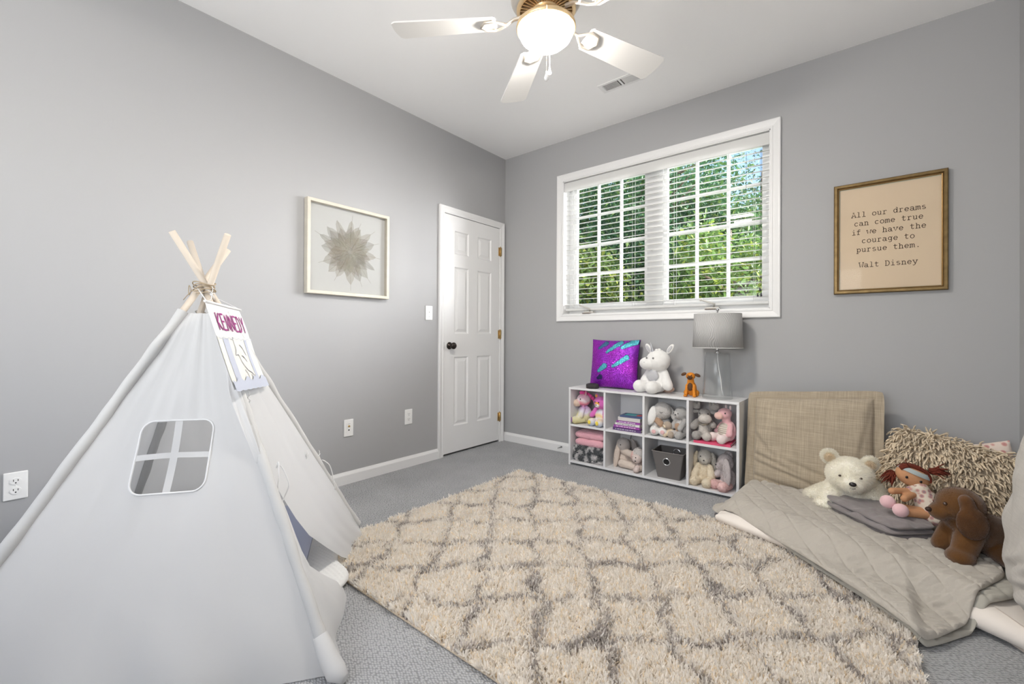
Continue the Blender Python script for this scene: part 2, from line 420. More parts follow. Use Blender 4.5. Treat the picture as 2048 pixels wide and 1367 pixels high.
kn.lathe([(0, 0), (.031, 0), (.031, .004), (.027, .009), (.012, .012), (.0105, .03), (.014, .036), (.024, .041), (.0285, .05), (.0285, .058), (.022, .067), (.008, .071), (0, .0715)], 28, M=Tk)
k_ = kn.obj('door_knob', bronze, door)
MB().box((X0 - .002, DY0 - .0025, .90), (X0 + .0015, DY0 + .002, .96)).obj('latch_plate', bronze, door)
for z in (.24, 1.03, 1.825):
    hg = MB(); hg.tube([(.012, DY1 + .006, z - .043), (.012, DY1 + .006, z + .043)], .0055, 10)
    for q in (-.046, .046): hg.ell((.012, DY1 + .006, z + q), (.0045, .0045, .005), n=8)
    hg.box((.004, DY1 - .016, z - .04), (.0065, DY1 + .004, z + .04)).box((.0125, DY1 + .006, z - .04), (.0145, DY1 + .022, z + .04))
    hg.obj('hinge', brass, door)

# window with two casements, three by four panes each
glass = mat('window_glass', (1, 1, 1), .02)
nt_ = glass.node_tree; nt_.nodes.clear(); go = nt_.nodes.new('ShaderNodeOutputMaterial'); gt = nt_.nodes.new('ShaderNodeBsdfTransparent'); gg = nt_.nodes.new('ShaderNodeBsdfGlossy')
gg.inputs['Roughness'].default_value = .02; gm = nt_.nodes.new('ShaderNodeMixShader'); gf = nt_.nodes.new('ShaderNodeFresnel'); gf.inputs[0].default_value = 1.25
nt_.links.new(gf.outputs[0], gm.inputs[0]); nt_.links.new(gt.outputs[0], gm.inputs[1]); nt_.links.new(gg.outputs[0], gm.inputs[2]); nt_.links.new(gm.outputs[0], go.inputs[0])
win = thing('window_1', 'white double casement window with grid panes in the back wall', 'window', (0, 0, 0)); win['kind'] = 'structure'; del win['category']
wf = MB(); casing(wf, [(WXa, YB, WZa), (WXb, YB, WZa), (WXb, YB, WZb), (WXa, YB, WZb)], [(-1, 0, -1), (1, 0, -1), (1, 0, 1), (-1, 0, 1)], (0, -1, 0), [(d * 1.03, t) for d, t in cprof], True)
wf.obj('window_casing', trim_m, win)
ja = MB(); t_ = .006
ja.box((WXa, YB - .006, WZa), (WXa + t_, YB + .15, WZb)).box((WXb - t_, YB - .006, WZa), (WXb, YB + .15, WZb)).box((WXa, YB - .006, WZa), (WXb, YB + .15, WZa + t_)).box((WXa, YB - .006, WZb - t_), (WXb, YB + .15, WZb))
ja.obj('window_jamb', trim_m, win)
sa = MB(); ya, yb = YB + .10, YB + .15; gz0, gz1 = 1.30, 2.325
sa.box((WXa, ya, WZa), (WXb, yb, gz0 - .03)).box((WXa, ya, gz1 + .012), (WXb, yb, WZb))
sa.box((WXa, ya, gz0 - .03), (-2.06, yb, gz1 + .012)).box((-1.375, ya - .01, gz0 - .03), (-1.248, yb, gz1 + .012)).box((-.545, ya, gz0 - .03), (WXb, yb, gz1 + .012))
sa.obj('window_frame', trim_m, win)
for (x0, x1, sx0, sx1) in ((-2.028, -1.402, -2.06, -1.375), (-1.22, -.573, -1.248, -.545)):
    s_ = MB(); yo0, yo1 = ya + .012, ya + .046
    s_.box((sx0, yo0, gz0 - .03), (x0, yo1, gz1 + .012)).box((x1, yo0, gz0 - .03), (sx1, yo1, gz1 + .012)).box((x0, yo0, gz0 - .03), (x1, yo1, gz0)).box((x0, yo0, gz1), (x1, yo1, gz1 + .012))
    so = s_.obj('sash', trim_m, win)
    mu = MB(); wd = .0095
    for k in (1, 2): xx = x0 + (x1 - x0) * k / 3; mu.box((xx - wd, yo0 + .006, gz0), (xx + wd, yo1 - .006, gz1))
    for k in (1, 2, 3): zz = gz0 + (gz1 - gz0) * k / 4; mu.box((x0, yo0 + .005, zz - wd), (x1, yo1 - .005, zz + wd))
    mu.obj('muntin', trim_m, so)
    MB().box((x0, yo0 + .016, gz0), (x1, yo0 + .019, gz1)).obj('pane', glass, so)
crank_m = mat('crank_plastic', (.62, .60, .56), .4); crank_d = mat('crank_dark_brown', (.16, .12, .09), .4)
for cx in (-1.86, -.87):
    c = MB(); c.cbox((cx - .045, YB + .02, WZa + .006), (cx + .045, YB + .06, WZa + .024), .006)
    c.tube([(cx + .01, YB + .03, WZa + .024), (cx + .02, YB + .01, WZa + .045), (cx - .03, YB + .005, WZa + .062), (cx - .07, YB + .01, WZa + .075)], [.008, .007, .006, .006], 8)
    c.ell((cx - .072, YB + .01, WZa + .077), (.011, .009, .011))
    co = c.obj('crank_handle', crank_m, win)
    MB().cbox((cx - .038, YB + -.018, WZa + .004), (cx + .038, YB + .02, WZa + .010), .002).obj('crank_cover', crank_d, co)  # dark brown underside of the crank

# unseen window added behind the camera to hold the fill lamp
w2 = thing('added_fill_window', 'white framed window added behind the camera for fill light', 'window', (0, 0, 0)); w2['kind'] = 'structure'; del w2['category']
f2 = MB(); casing(f2, [(F0, YF, G0), (F1, YF, G0), (F1, YF, G1), (F0, YF, G1)], [(-1, 0, -1), (1, 0, -1), (1, 0, 1), (-1, 0, 1)], (0, 1, 0), cprof, True)
for x in (F0, (F0 + F1) / 2 - .025, F1 - .05): f2.box((x, YF - .08, G0), (x + .05, YF - .03, G1))
for z in (G0, G1 - .05): f2.box((F0, YF - .08, z), (F1, YF - .03, z + .05))
f2.obj('window_frame', trim_m, w2)

# ------------------------------------------------------------------ blind
slat_m = mat('blind_white', (.84, .84, .83), .42, spec=.4, twosided=.3)
bl = thing('window_blind', 'white horizontal slat blind, slats open, hanging inside the window frame', 'blind', (0, YB, 0))
bx0, bx1 = WXa + .012, WXb - .012; by = .052
v_ = MB(); v_.cbox((bx0 - .004, .004, 2.282), (bx1 + .004, .014, 2.362), .003).cbox((bx0, .018, 2.31), (bx1, .075, 2.365), .002)
v_.obj('valance', slat_m, bl)
nsl = 23; z0s, z1s = 1.296, 2.262
slat0 = None
for i in range(nsl):
    z = z0s + (z1s - z0s) * i / (nsl - 1)
    if slat0 is None:
        s_ = MB(); vs = []; K_ = 6; wds = .050
        for sx in (bx0, bx1):
            for k in range(K_ + 1):
                a = -wds / 2 + wds * k / K_; vs.append((sx, a, .0022 * (1 - (2 * a / wds) ** 2)))
            for k in range(K_, -1, -1):
                a = -wds / 2 + wds * k / K_; vs.append((sx, a, .0022 * (1 - (2 * a / wds) ** 2) - .0028))
        nn = 2 * (K_ + 1); fs = [(k, (k + 1) % nn, nn + (k + 1) % nn, nn + k) for k in range(nn)] + [tuple(range(nn))[::-1], tuple(range(nn, 2 * nn))]
        s_.add(vs, fs); slat0 = s_.mesh('slat', [slat_m])
    o = link('slat', slat0, bl, loc=(0, by, z), rot=(radians(6 + i * .32), 0, 0))
v_ = MB(); v_.cbox((bx0, by - .026, 1.238), (bx1, by + .026, 1.256), .004); v_.obj('bottom_rail', slat_m, bl)
lad = MB()
for x in (bx0 + .09, bx0 + .62, bx1 - .62, bx1 - .09):
    for yy in (by - .027, by + .027): MB().tube([(x, yy, 1.25), (x, yy, 2.30)], .0009, 5).obj('ladder_cord', slat_m, bl)
dk = mat('dark_cord', (.05, .05, .06), .6)
pc = MB()
for x, zz in ((bx1 - .05, 1.34), (bx1 - .043, 1.31), (bx1 - .135, 2.0)): pc.tube([(x, -.006 + .03, 2.27), (x, .022, zz)], .0011, 5)
for x, zz in ((bx1 - .05, 1.335), (bx1 - .043, 1.300), (bx1 - .063, 1.30)): pc.lathe([(0, .012), (.003, .012), (.0065, -.012), (0, -.014)], 10, M=M4((x, .02, zz)))
pc.obj('pull_cord', dk, bl)

# ------------------------------------------------------------------ wall plates
def plate(name, label, cat, y, z, kind, group=None):
    t = thing(name, label, cat, (WL, y, z), group=group)
    mb = MB(); mb.cbox((0, -.035, -.0575), (.006, .035, .0575), .003); mb.obj('cover_plate', white_pl, t)
    if kind == 'outlet':
        for s in (-1, 1):
            r = MB(); prof = [(.0165 * cos(a), .0145 * sin(a) * 1.0) for a in [2 * PI * i / 24 for i in range(24)]]
            vs = [(.006, p[0], p[1] + s * .0195) for p in prof] + [(.0085, p[0], p[1] + s * .0195) for p in prof]
            r.add(vs, [(i, (i + 1) % 24, 24 + (i + 1) % 24, 24 + i) for i in range(24)] + [tuple(range(24, 48))])
            ro = r.obj('socket', white_pl, t)
            q = MB()
            for yy in (-.0065, .0065): q.box((.008, yy - .0011, s * .0195 + .000), (.0089, yy + .0011, s * .0195 + .008))
            q.ell((.0085, 0, s * .0195 - .0065), (.0006, .0028, .0026), n=10); q.obj('slot', black_m, ro)
        MB().ell((.0065, 0, 0), (.001, .003, .003), n=10).obj('screw', white_pl, t)
    elif kind == 'switch':
        q = MB(); q.box((.006, -.0055, -.012), (.0068, .0055, .012)); q.cbox((.006, -.0042, .0), (.018, .0042, .009), .0012, M=M4(rot=(0, radians(-14), 0))); q.obj('toggle', white_pl, t)
        for s in (-.03, .03): MB().ell((.0062, 0, s), (.001, .0028, .0028), n=8).obj('screw', mat('screw_grey', (.4, .4, .4), .4, .6), t)
    else:
        q = MB(); q.cbox((.006, -.017, -.034), (.0078, .017, .034), .001); q.obj('insert', white_pl, t)
        Tj = Matrix.Translation((.007, 0, .012)) @ Euler((0, PI / 2, 0)).to_matrix().to_4x4()
        MB().lathe([(0, 0), (.007, 0), (.007, .003), (.0045, .003), (.0045, .011), (.0025, .011), (.0025, .003), (0, .003)], 12, M=Tj).obj('coaxial_jack', brass, t)
        MB().box((.0075, -.005, -.018), (.0083, .005, -.010)).obj('phone_jack', black_m, t)
        MB().box((.0078, -.008, .026), (.0081, .010, .029)).obj('marking', mat('mark_grey', (.45, .45, .45), .6), t)
plate('wall_outlet', 'white double wall outlet low on the left wall, left of the play tent', 'outlet', .114, .378, 'outlet')
plate('wall_outlet', 'white double wall outlet low on the left wall, nearest the door', 'outlet', 2.131, .386, 'outlet')
plate('cable_plate', 'white wall plate with a brass coaxial jack, right of the play tent', 'wall plate', 1.627, .380, 'coax')
plate('light_switch', 'white toggle light switch plate left of the door', 'light switch', 2.328, 1.198, 'switch')
ds = thing('door_stop', 'small spring door stop sticking out of the back baseboard', 'door stop', (-2.10, YB - .014, .045))
sp = MB(); sp.tube([(.0045 * cos(k * .9), -.002 - .0008 * k, .0045 * sin(k * .9)) for k in range(70)], .0009, 5); sp.obj('spring', mat('steel', (.5, .5, .5), .3, 1), ds)
MB().tube([(0, -.058, 0), (0, -.072, 0)], .006, 12).obj('tip', white_pl, ds)
MB().tube([(0, 0, 0), (0, -.004, 0)], .009, 12).obj('base', mat('steel', (.5, .5, .5), .3, 1), ds)

# ------------------------------------------------------------------ ceiling vent
vt = thing('ceiling_vent', 'white louvered air vent in the ceiling behind the fan', 'vent', (-1.31, 2.757, CH))
f_ = MB(); hx, hy = .150, .056
for (a, b2) in (((-hx, -hy), (hx, -hy + .018)), ((-hx, hy - .018), (hx, hy)), ((-hx, -hy + .018), (-hx + .026, hy - .018)), ((hx - .026, -hy + .018), (hx, hy - .018)), ((-.006, -hy + .018), (.006, hy - .018))):
    f_.box((a[0], a[1], -.006), (b2[0], b2[1], -.0002))
f_.obj('frame', trim_m, vt)
MB().box((-hx + .02, -hy + .01, -.0012), (hx - .02, hy - .01, 0)).obj('duct', mat('duct_dark', (.16, .16, .16), .7), vt)
for s, tilt in ((-1, 25), (1, -40)):
    q = MB()
    for k in range(14):
        x = s * (.012 + .0075 + k * .0083) 
        q.box((-.0035, -hy + .018, -.0006), (.0035, hy - .018, .0004), M=M4((x, 0, -.0042), (0, radians(tilt), 0)))
    q.obj('louver', trim_m, vt)

# ------------------------------------------------------------------ ceiling fan
FX, FY, FZ = -1.082, 1.545, 2.37
fan = thing('ceiling_fan', 'white five-blade ceiling fan with a lit frosted bowl light', 'ceiling fan', (FX, FY, 0))
nickel = mat('fan_nickel', (.78, .72, .64), .32, .75)
warmb = mat('fan_brass', (.80, .60, .36), .35, .8)
bowl_m = mat('lit_bowl', (.95, .93, .9), .4, emit=((1, .94, .86), 112.0))
MB().lathe([(0, CH), (.07, CH), (.072, CH - .02), (.06, CH - .05), (.025, CH - .075), (.018, CH - .08), (.018, 2.55)], 32).obj('canopy', nickel, fan)
MB().lathe([(0, 2.60), (.04, 2.60), (.07, 2.585), (.12, 2.56), (.148, 2.53), (.155, 2.49), (.152, 2.455), (.140, 2.435), (.125, 2.425), (.130, 2.418), (.118, 2.412)], 48).obj('motor_housing', nickel, fan)
sl_ = MB(); sl_.lathe([(.052, 2.418), (.118, 2.426)], 48, mi=1)
for k in range(36):
    a = 2 * PI * k / 36; sl_.box((.056, -.0028, 2.408), (.122, .0028, 2.420), M=Matrix.Rotation(a, 4, 'Z'))
sl_.lathe([(.112, 2.404), (.124, 2.404), (.128, 2.414), (.112, 2.418)], 48); sl_.lathe([(.045, 2.40), (.062, 2.404), (.06, 2.418)], 48)
sl_.obj('vent_ring', [warmb, mat('vent_dark', (.1, .06, .03), .6)], fan)
MB().lathe([(.05, 2.412), (.055, 2.385), (.07, 2.372), (.118, 2.352), (.1265, 2.345), (.128, 2.334), (.124, 2.328), (.116, 2.330)], 48).obj('light_fitter', warmb, fan)
MB().lathe([(.1185, 2.333), (.117, 2.318), (.106, 2.296), (.084, 2.276), (.05, 2.262), (.018, 2.2575), (.0, 2.257)], 48).obj('light_bowl', bowl_m, fan)
fp = mat('blade_white', (.80, .79, .77), .45, spec=.35)
bl_me = None
for k in range(5):
    ang = radians(213.6 - 72 * k); T = Matrix.Rotation(ang, 4, 'Z') @ Matrix.Translation((0, 0, FZ)) @ Matrix.Rotation(radians(-12), 4, 'X')
    if bl_me is None:
        bm = bmesh.new(); pts = []
        x0, x1, w0, w1 = .215, .668, .058, .075
        pts = [(x0, -w0 + .012), (x0 + .012, -w0), (x1 - .02, -w1), (x1 - .004, -w1 + .012), (x1 + .002, -.02), (x1 + .002, .02), (x1 - .004, w1 - .012), (x1 - .02, w1), (x0 + .012, w0), (x0, w0 - .012)]
        f = bm.faces.new([bm.verts.new((x, y, -.003)) for x, y in pts]); r = bmesh.ops.extrude_face_region(bm, geom=[f])
        for v in r['geom']:
            if isinstance(v, bmesh.types.BMVert): v.co.z += .006
        bmesh.ops.recalc_face_normals(bm, faces=bm.faces)
        bl_me = bpy.data.meshes.new('blade'); bm.to_mesh(bl_me); bm.free(); bl_me.materials.append(fp)
        mb = MB(); mb.tube([(.10, 0, .02), (.14, 0, .012), (.17, 0, -.006), (.195, -.022, -.009), (.225, -.040, -.009), (.262, -.036, -.009), (.282, 0, -.009), (.262, .036, -.009), (.225, .040, -.009), (.195, .022, -.009), (.17, 0, -.006)], [.009, .008, .0075, .006, .006, .006, .006, .006, .006, .006, .0075], 8)
        for q in ((.225, -.038), (.225, .038), (.278, 0)): mb.ell((q[0], q[1], -.004), (.009, .009, .006), n=10)
        br_me = mb.mesh('blade_iron', [nickel])
    b_ = link('blade', bl_me, fan); b_.matrix_local = T
    i_ = link('blade_iron', br_me, fan); i_.matrix_local = T
for (x, y, z, m, tp) in ((.078, -.107, 2.062, nickel, 2.335), (-.060, .116, 2.238, white_pl, 2.335)):
    c = MB()
    kk = int((tp - z) / .0045)
    for i in range(kk): c.ell((x, y, z + .012 + i * .0045), (.0016, .0016, .0020), n=6)
    co = c.obj('pull_chain', m, fan)
    MB().lathe([(0, .012), (.003, .010), (.0035, 0), (.0085, -.014), (.009, -.020), (.005, -.026), (0, -.027)], 14, M=M4((x, y, z))).obj('fob', white_pl if m is white_pl else mat('clear_fob', (.85, .85, .85), .1, spec=.8), co)

# ------------------------------------------------------------------ letters drawn with a pen stroke
def arc(cx, cy, rx, ry, a0, a1, n=10): return [(cx + rx * cos(radians(a0 + (a1 - a0) * i / n)), cy + ry * sin(radians(a0 + (a1 - a0) * i / n))) for i in range(n + 1)]
X = .46; C_ = .66
GL = {
 'A': [[(0, 0), (.25, C_), (.5, 0)], [(.09, .22), (.41, .22)], [(-.05, 0), (.12, 0)], [(.38, 0), (.55, 0)], [(.15, C_), (.27, C_)]],
 'W': [[(.0, C_), (.12, 0), (.25, .42), (.38, 0), (.5, C_)], [(-.05, C_), (.1, C_)], [(.4, C_), (.55, C_)]],
 'D': [[(.08, 0), (.08, C_), (.22, C_)] + arc(.22, C_ / 2, .25, C_ / 2, 90, -90) + [(.08, 0)], [(0, 0), (.1, 0)], [(0, C_), (.1, C_)]],
 'l': [[(.1, C_ + .02), (.25, C_ + .02), (.25, 0)], [(.08, 0), (.43, 0)]],
 'i': [[(.12, X), (.26, X), (.26, 0)], [(.08, 0), (.44, 0)], [(.25, C_ - .02), (.25, C_ + .03)]],
 'o': [arc(.25, X / 2, .21, X / 2, 0, 360, 18)],
 'u': [[(.0, X), (.09, X), (.09, .12)] + arc(.22, .12, .13, .12, 180, 330, 8) + [(.4, .1)], [(.3, X), (.4, X), (.4, 0), (.48, 0)]],
 'r': [[(.05, X), (.16, X), (.16, 0)], [(.04, 0), (.3, 0)], [(.16, .3)] + arc(.32, .32, .15, .14, 170, 40, 8)],
 'd': [arc(.22, X / 2, .18, X / 2, 0, 360, 16), [(.3, C_ + .02), (.41, C_ + .02), (.41, 0), (.5, 0)]],
 'e': [[(.04, .24), (.45, .24)] + arc(.25, X / 2, .20, X / 2, 5, 320, 16)],
 'a': [arc(.2, .34, .18, .12, 150, 0, 8) + [(.38, .05), (.42, 0), (.5, 0)], arc(.2, .13, .17, .13, 0, 360, 14)],
 'm': [[(-.04, X), (.04, X), (.04, 0)], [(-.04, 0), (.1, 0)], arc(.14, .34, .10, .12, 180, 0, 8) + [(.24, 0), (.3, 0)], arc(.35, .34, .11, .12, 180, 0, 8) + [(.46, 0), (.53, 0)]],
 'n': [[(.0, X), (.1, X), (.1, 0)], [(.0, 0), (.2, 0)], arc(.25, .32, .15, .14, 180, 0, 8) + [(.4, 0)], [(.32, 0), (.5, 0)]],
 's': [arc(.25, .345, .16, .115, 50, 260, 9) + arc(.25, .115, .18, .115, 90, -140, 10)],
 'c': [arc(.26, X / 2, .2, X / 2, 45, 315, 14)],
 't': [[(.18, .62), (.18, .12)] + arc(.3, .12, .12, .12, 180, 330, 8), [(.04, X), (.4, X)]],
 'f': [[(.18, 0), (.18, .5)] + arc(.32, .52, .14, .15, 180, 50, 8), [(.05, X), (.4, X)], [(.06, 0), (.34, 0)]],
 'w': [[(.0, X), (.12, 0), (.25, .32), (.38, 0), (.5, X)], [(-.05, X), (.1, X)], [(.4, X), (.55, X)]],
 'h': [[(.0, C_ + .02), (.1, C_ + .02), (.1, 0)], [(.0, 0), (.2, 0)], arc(.25, .32, .15, .14, 180, 0, 8) + [(.4, 0)], [(.32, 0), (.5, 0)]],
 'v': [[(.04, X), (.25, 0), (.46, X)], [(-.02, X), (.14, X)], [(.36, X), (.52, X)]],
 'g': [arc(.22, .26, .18, .2, 0, 360, 14), [(.5, X), (.40, X), (.40, -.08)] + arc(.24, -.08, .16, .12, 0, -140, 9)],
 'p': [arc(.27, X / 2, .18, X / 2, 0, 360, 16), [(.0, X), (.09, X), (.09, -.2)], [(.0, -.2), (.22, -.2)]],
 'y': [[(.04, X), (.26, .02)], [(.46, X), (.22, -.14), (.12, -.2), (.03, -.19)], [(-.02, X), (.14, X)], [(.36, X), (.52, X)]],
 '.': [arc(.25, .03, .028, .028, 0, 360, 8), arc(.25, .03, .01, .01, 0, 360, 6)],
}
def ribbon(mb, pts, wd, to3, z=0, mi=0):
    """flat pen stroke of width wd along 2-D points, placed by to3(x, y, lift)"""
    P = [Vector((p[0], p[1])) for p in pts]; n_ = len(P); vs = []
    for i, p in enumerate(P):
        t = (P[min(i + 1, n_ - 1)] - P[max(i - 1, 0)]); t = t.normalized() if t.length > 1e-9 else Vector((1, 0)); q = Vector((-t.y, t.x)) * wd / 2
        e = -t * wd * .4 if i == 0 else (t * wd * .4 if i == n_ - 1 else Vector((0, 0)))
        vs += [to3(*(p + q + e), z), to3(*(p - q + e), z)]
    mb.add(vs, [(2 * i, 2 * i + 1, 2 * i + 3, 2 * i + 2) for i in range(n_ - 1)], mi)

# ------------------------------------------------------------------ framed quote on the back wall
fr = thing('framed_quote', 'framed typewriter quote print in a gilded bronze frame, right of the window', 'picture', (.0745, YB, 1.597), (0, 0, 0))
FWd, FHt = .49, .645
gold = mat('aged_gilt', (.20, .135, .06), .42, .8, bump=(90, .3, .001), var=(30, .45))
def frame_mb(W, H, prof):
    mb = MB(); w2_, h2_ = W / 2, H / 2
    casing(mb, [(-w2_, 0, -h2_), (w2_, 0, -h2_), (w2_, 0, h2_), (-w2_, 0, h2_)], [(1, 0, 1), (-1, 0, 1), (-1, 0, -1), (1, 0, -1)], (0, -1, 0), prof, True); return mb
frame_mb(FWd, FHt, [(0, 0), (0, .026), (.004, .030), (.016, .030), (.019, .026), (.021, .018), (.021, 0)]).obj('frame', gold, fr)
frame_mb(FWd - .042, FHt - .042, [(0, .004), (0, .019), (.002, .02), (.004, .019), (.004, .004)]).obj('inner_rim', mat('bright_gilt', (.42, .27, .12), .35, .8), fr)
paper = mat('quote_paper', (.64, .52, .38), .8, bump=(60, .1, .001), var=(3, .06))
MB().box((-FWd / 2 + .018, -.006, -FHt / 2 + .018), (FWd / 2 - .018, -.002, FHt / 2 - .018)).obj('mount', mat('mount_green', (.50, .52, .42), .7), fr)
MB().box((-FWd / 2 + .030, -.0085, -FHt / 2 + .028), (FWd / 2 - .026, -.006, FHt / 2 - .030)).obj('print_sheet', paper, fr)
tx = MB(); ink = mat('brown_ink', (.05, .03, .02), .7)
lines = ['All our dreams', 'can come true', 'if we have the', 'courage to', 'pursue them.', '', 'Walt Disney']
cw = .0232; lh = .0512; top = 1.722 - 1.597
for li, t in enumerate(lines):
    x = -cw * len(t) / 2 + .002; z = top - lh * li
    if li == 6: z += .012; 
    for ch in t:
        for st in GL.get(ch, []):
            ribbon(tx, [(p[0] * cw * 1.62, p[1] * .042) for p in st], .0032, lambda a, b3, c, x=x, z=z: (x + a, -.0089, z + b3))
        x += cw
tx.obj('lettering', ink, fr)
pg = mat('picture_glass', (1, 1, 1), .03); pn = pg.node_tree; pn.nodes.clear(); po = pn.nodes.new('ShaderNodeOutputMaterial'); pt = pn.nodes.new('ShaderNodeBsdfTransparent'); pgl = pn.nodes.new('ShaderNodeBsdfGlossy'); pgl.inputs['Roughness'].default_value = .03
pm = pn.nodes.new('ShaderNodeMixShader'); pf = pn.nodes.new('ShaderNodeFresnel'); pf.inputs[0].default_value = 1.2
pn.links.new(pf.outputs[0], pm.inputs[0]); pn.links.new(pt.outputs[0], pm.inputs[1]); pn.links.new(pgl.outputs[0], pm.inputs[2]); pn.links.new(pm.outputs[0], po.inputs[0])
MB().add([(-FWd / 2 + .02, -.016, -FHt / 2 + .02), (FWd / 2 - .02, -.016, -FHt / 2 + .02), (FWd / 2 - .02, -.016, FHt / 2 - .02), (-FWd / 2 + .02, -.016, FHt / 2 - .02)], [(0, 1, 2, 3)]).obj('picture_glass', pg, fr)

# ------------------------------------------------------------------ skeleton-leaf rosette in a shadow box on the left wall
bxp = thing('framed_botanical', 'square shadow-box picture of a rosette of skeleton leaves on the left wall', 'picture', (WL, 1.617, 1.582), (0, 0, PI / 2))
bx = frame_mb(.605, .605, [(0, 0), (0, .040), (.003, .042), (.019, .042), (.021, .040), (.021, .0)])
bx.obj('frame', mat('limed_wood', (.62, .58, .50), .6, bump=(40, .2, .001), var=(25, .12)), bxp)
MB().box((-.285, -.010, -.285), (.285, -.006, .285)).obj('backing_sheet', mat('backing_white', (.58, .59, .585), .85), bxp)
leaf_ms = []
for i, c in enumerate(((.50, .49, .40), (.42, .40, .36), (.50, .45, .37))):
    m = mat('leaf_skeleton_%d' % i, c, .9, alpha=.26, bump=(150, .5, .001)); leaf_ms.append(m)
lf = MB(); vein = MB(); rl = random.Random(3)
for ring, (cnt, r0, ln, wd) in enumerate(((16, .085, .125, .048), (14, .055, .12, .046), (12, .035, .10, .042), (9, .012, .085, .036), (6, .0, .055, .026))):
    for k in range(cnt):
        a = 2 * PI * (k + .5 * (ring % 2)) / cnt + rl.uniform(-.08, .08); l_ = ln * rl.uniform(.85, 1.12); dx, dz = cos(a), sin(a)
        yy = -.0115 - ring * .0028 - rl.random() * .0016; n_ = 9; vs = []
        for i in range(n_ + 1):
            t = i / n_; wv = wd * sin(PI * t ** .75) * (1 - .15 * t); cx_, cz_ = dx * (r0 + l_ * t), dz * (r0 + l_ * t)
            bow = .004 * sin(PI * t)
            vs += [(cx_ - dz * wv, yy + bow, cz_ + dx * wv), (cx_, yy - bow * .4, cz_), (cx_ + dz * wv, yy + bow, cz_ - dx * wv)]
        fs = []
        for i in range(n_): fs += [(3 * i, 3 * i + 1, 3 * i + 4, 3 * i + 3), (3 * i + 1, 3 * i + 2, 3 * i + 5, 3 * i + 4)]
        lf.add(vs, fs, rl.randrange(3), True)
        ext = l_ * (1.28 if ring == 0 and rl.random() < .6 else 1.0)
        ribbon(vein, [(dx * (r0 + .01), dz * (r0 + .01)), (dx * (r0 + l_ * .6), dz * (r0 + l_ * .6)), (dx * (r0 + ext) + dz * .004, dz * (r0 + ext) - dx * .004)], .0016 if ring < 4 else .0011, lambda p, q, c, yy=yy: (p, yy - .0022, q))
lf.obj('leaf_rosette', leaf_ms, bxp); vein.obj('leaf_veins', mat('vein_brown', (.28, .26, .22), .8), bxp)
MB().add([(-.288, -.037, -.288), (.288, -.037, -.288), (.288, -.037, .288), (-.288, -.037, .288)], [(0, 1, 2, 3)]).obj('picture_glass', pg, bxp)

# ------------------------------------------------------------------ soft goods helpers
def smooth_loop(pts, per=14, closed=True):
    P = [Vector(p) for p in pts]; n_ = len(P); out = []
    for i in range(n_):
        p0, p1, p2, p3 = P[(i - 1) % n_], P[i], P[(i + 1) % n_], P[(i + 2) % n_]
        for k in range(per):
            t = k / per
            out.append(.5 * ((2 * p1) + (p2 - p0) * t + (2 * p0 - 5 * p1 + 4 * p2 - p3) * t * t + (3 * p1 - p0 - 3 * p2 + p3) * t ** 3))
    return out
def slab(mb, poly, z0, th, base=None, nt=14, per=14, p=4.0, wr=(0, 1, 0), mi=0, center=None, top_fn=None, flat=True, M=None):
    """cushion-like slab over a closed outline; base(x,y) lifts it over what lies beneath"""
    B = smooth_loop([(a[0], a[1], 0) for a in poly], per); nb = len(B)
    c = Vector((center[0], center[1], 0)) if center else sum(B, Vector()) / nb
    rows = []
    ts = [1 - (1 - i / nt) ** 1.6 for i in range(nt + 1)]
    def ring(t, side):
        r_ = []
        for b in B:
            q = c + (b - c) * t; h = (max(0, 1 - t ** p)) ** (1 / 2.2)
            zb = (base(q.x, q.y) if base else 0) + z0
            if side > 0:
                z = zb + th / 2 + th / 2 * h + wr[0] * N((q.x, q.y, 0), wr[1], wr[2]) * min(1, h * 1.5)
                if top_fn: z += top_fn(q.x, q.y) * min(1, h * 1.6)
            else: z = zb + th / 2 - th / 2 * h
            r_.append((q.x, q.y, z))
        return r_
    vs = []; fs = []
    st_ = max(1, nt // 14); low = ts[-2:0:-1]; low = low[:3] + low[3::st_]
    seq = [(t, 1) for t in ts[1:]] + [(t, -1) for t in low]
    vs.append(tuple(Vector(ring(0.0001, 1)[0])))
    for t, s_ in seq: vs += ring(t, s_)
    for j in range(nb): fs.append((0, 1 + j, 1 + (j + 1) % nb))
    for i in range(len(seq) - 1):
        a, b2 = 1 + i * nb, 1 + (i + 1) * nb
        for j in range(nb): fs.append((a + j, b2 + j, b2 + (j + 1) % nb, a + (j + 1) % nb))
    last = 1 + (len(seq) - 1) * nb; fs.append(tuple(last + j for j in range(nb))[::-1])
    mb.add(vs, fs, mi, True, M)

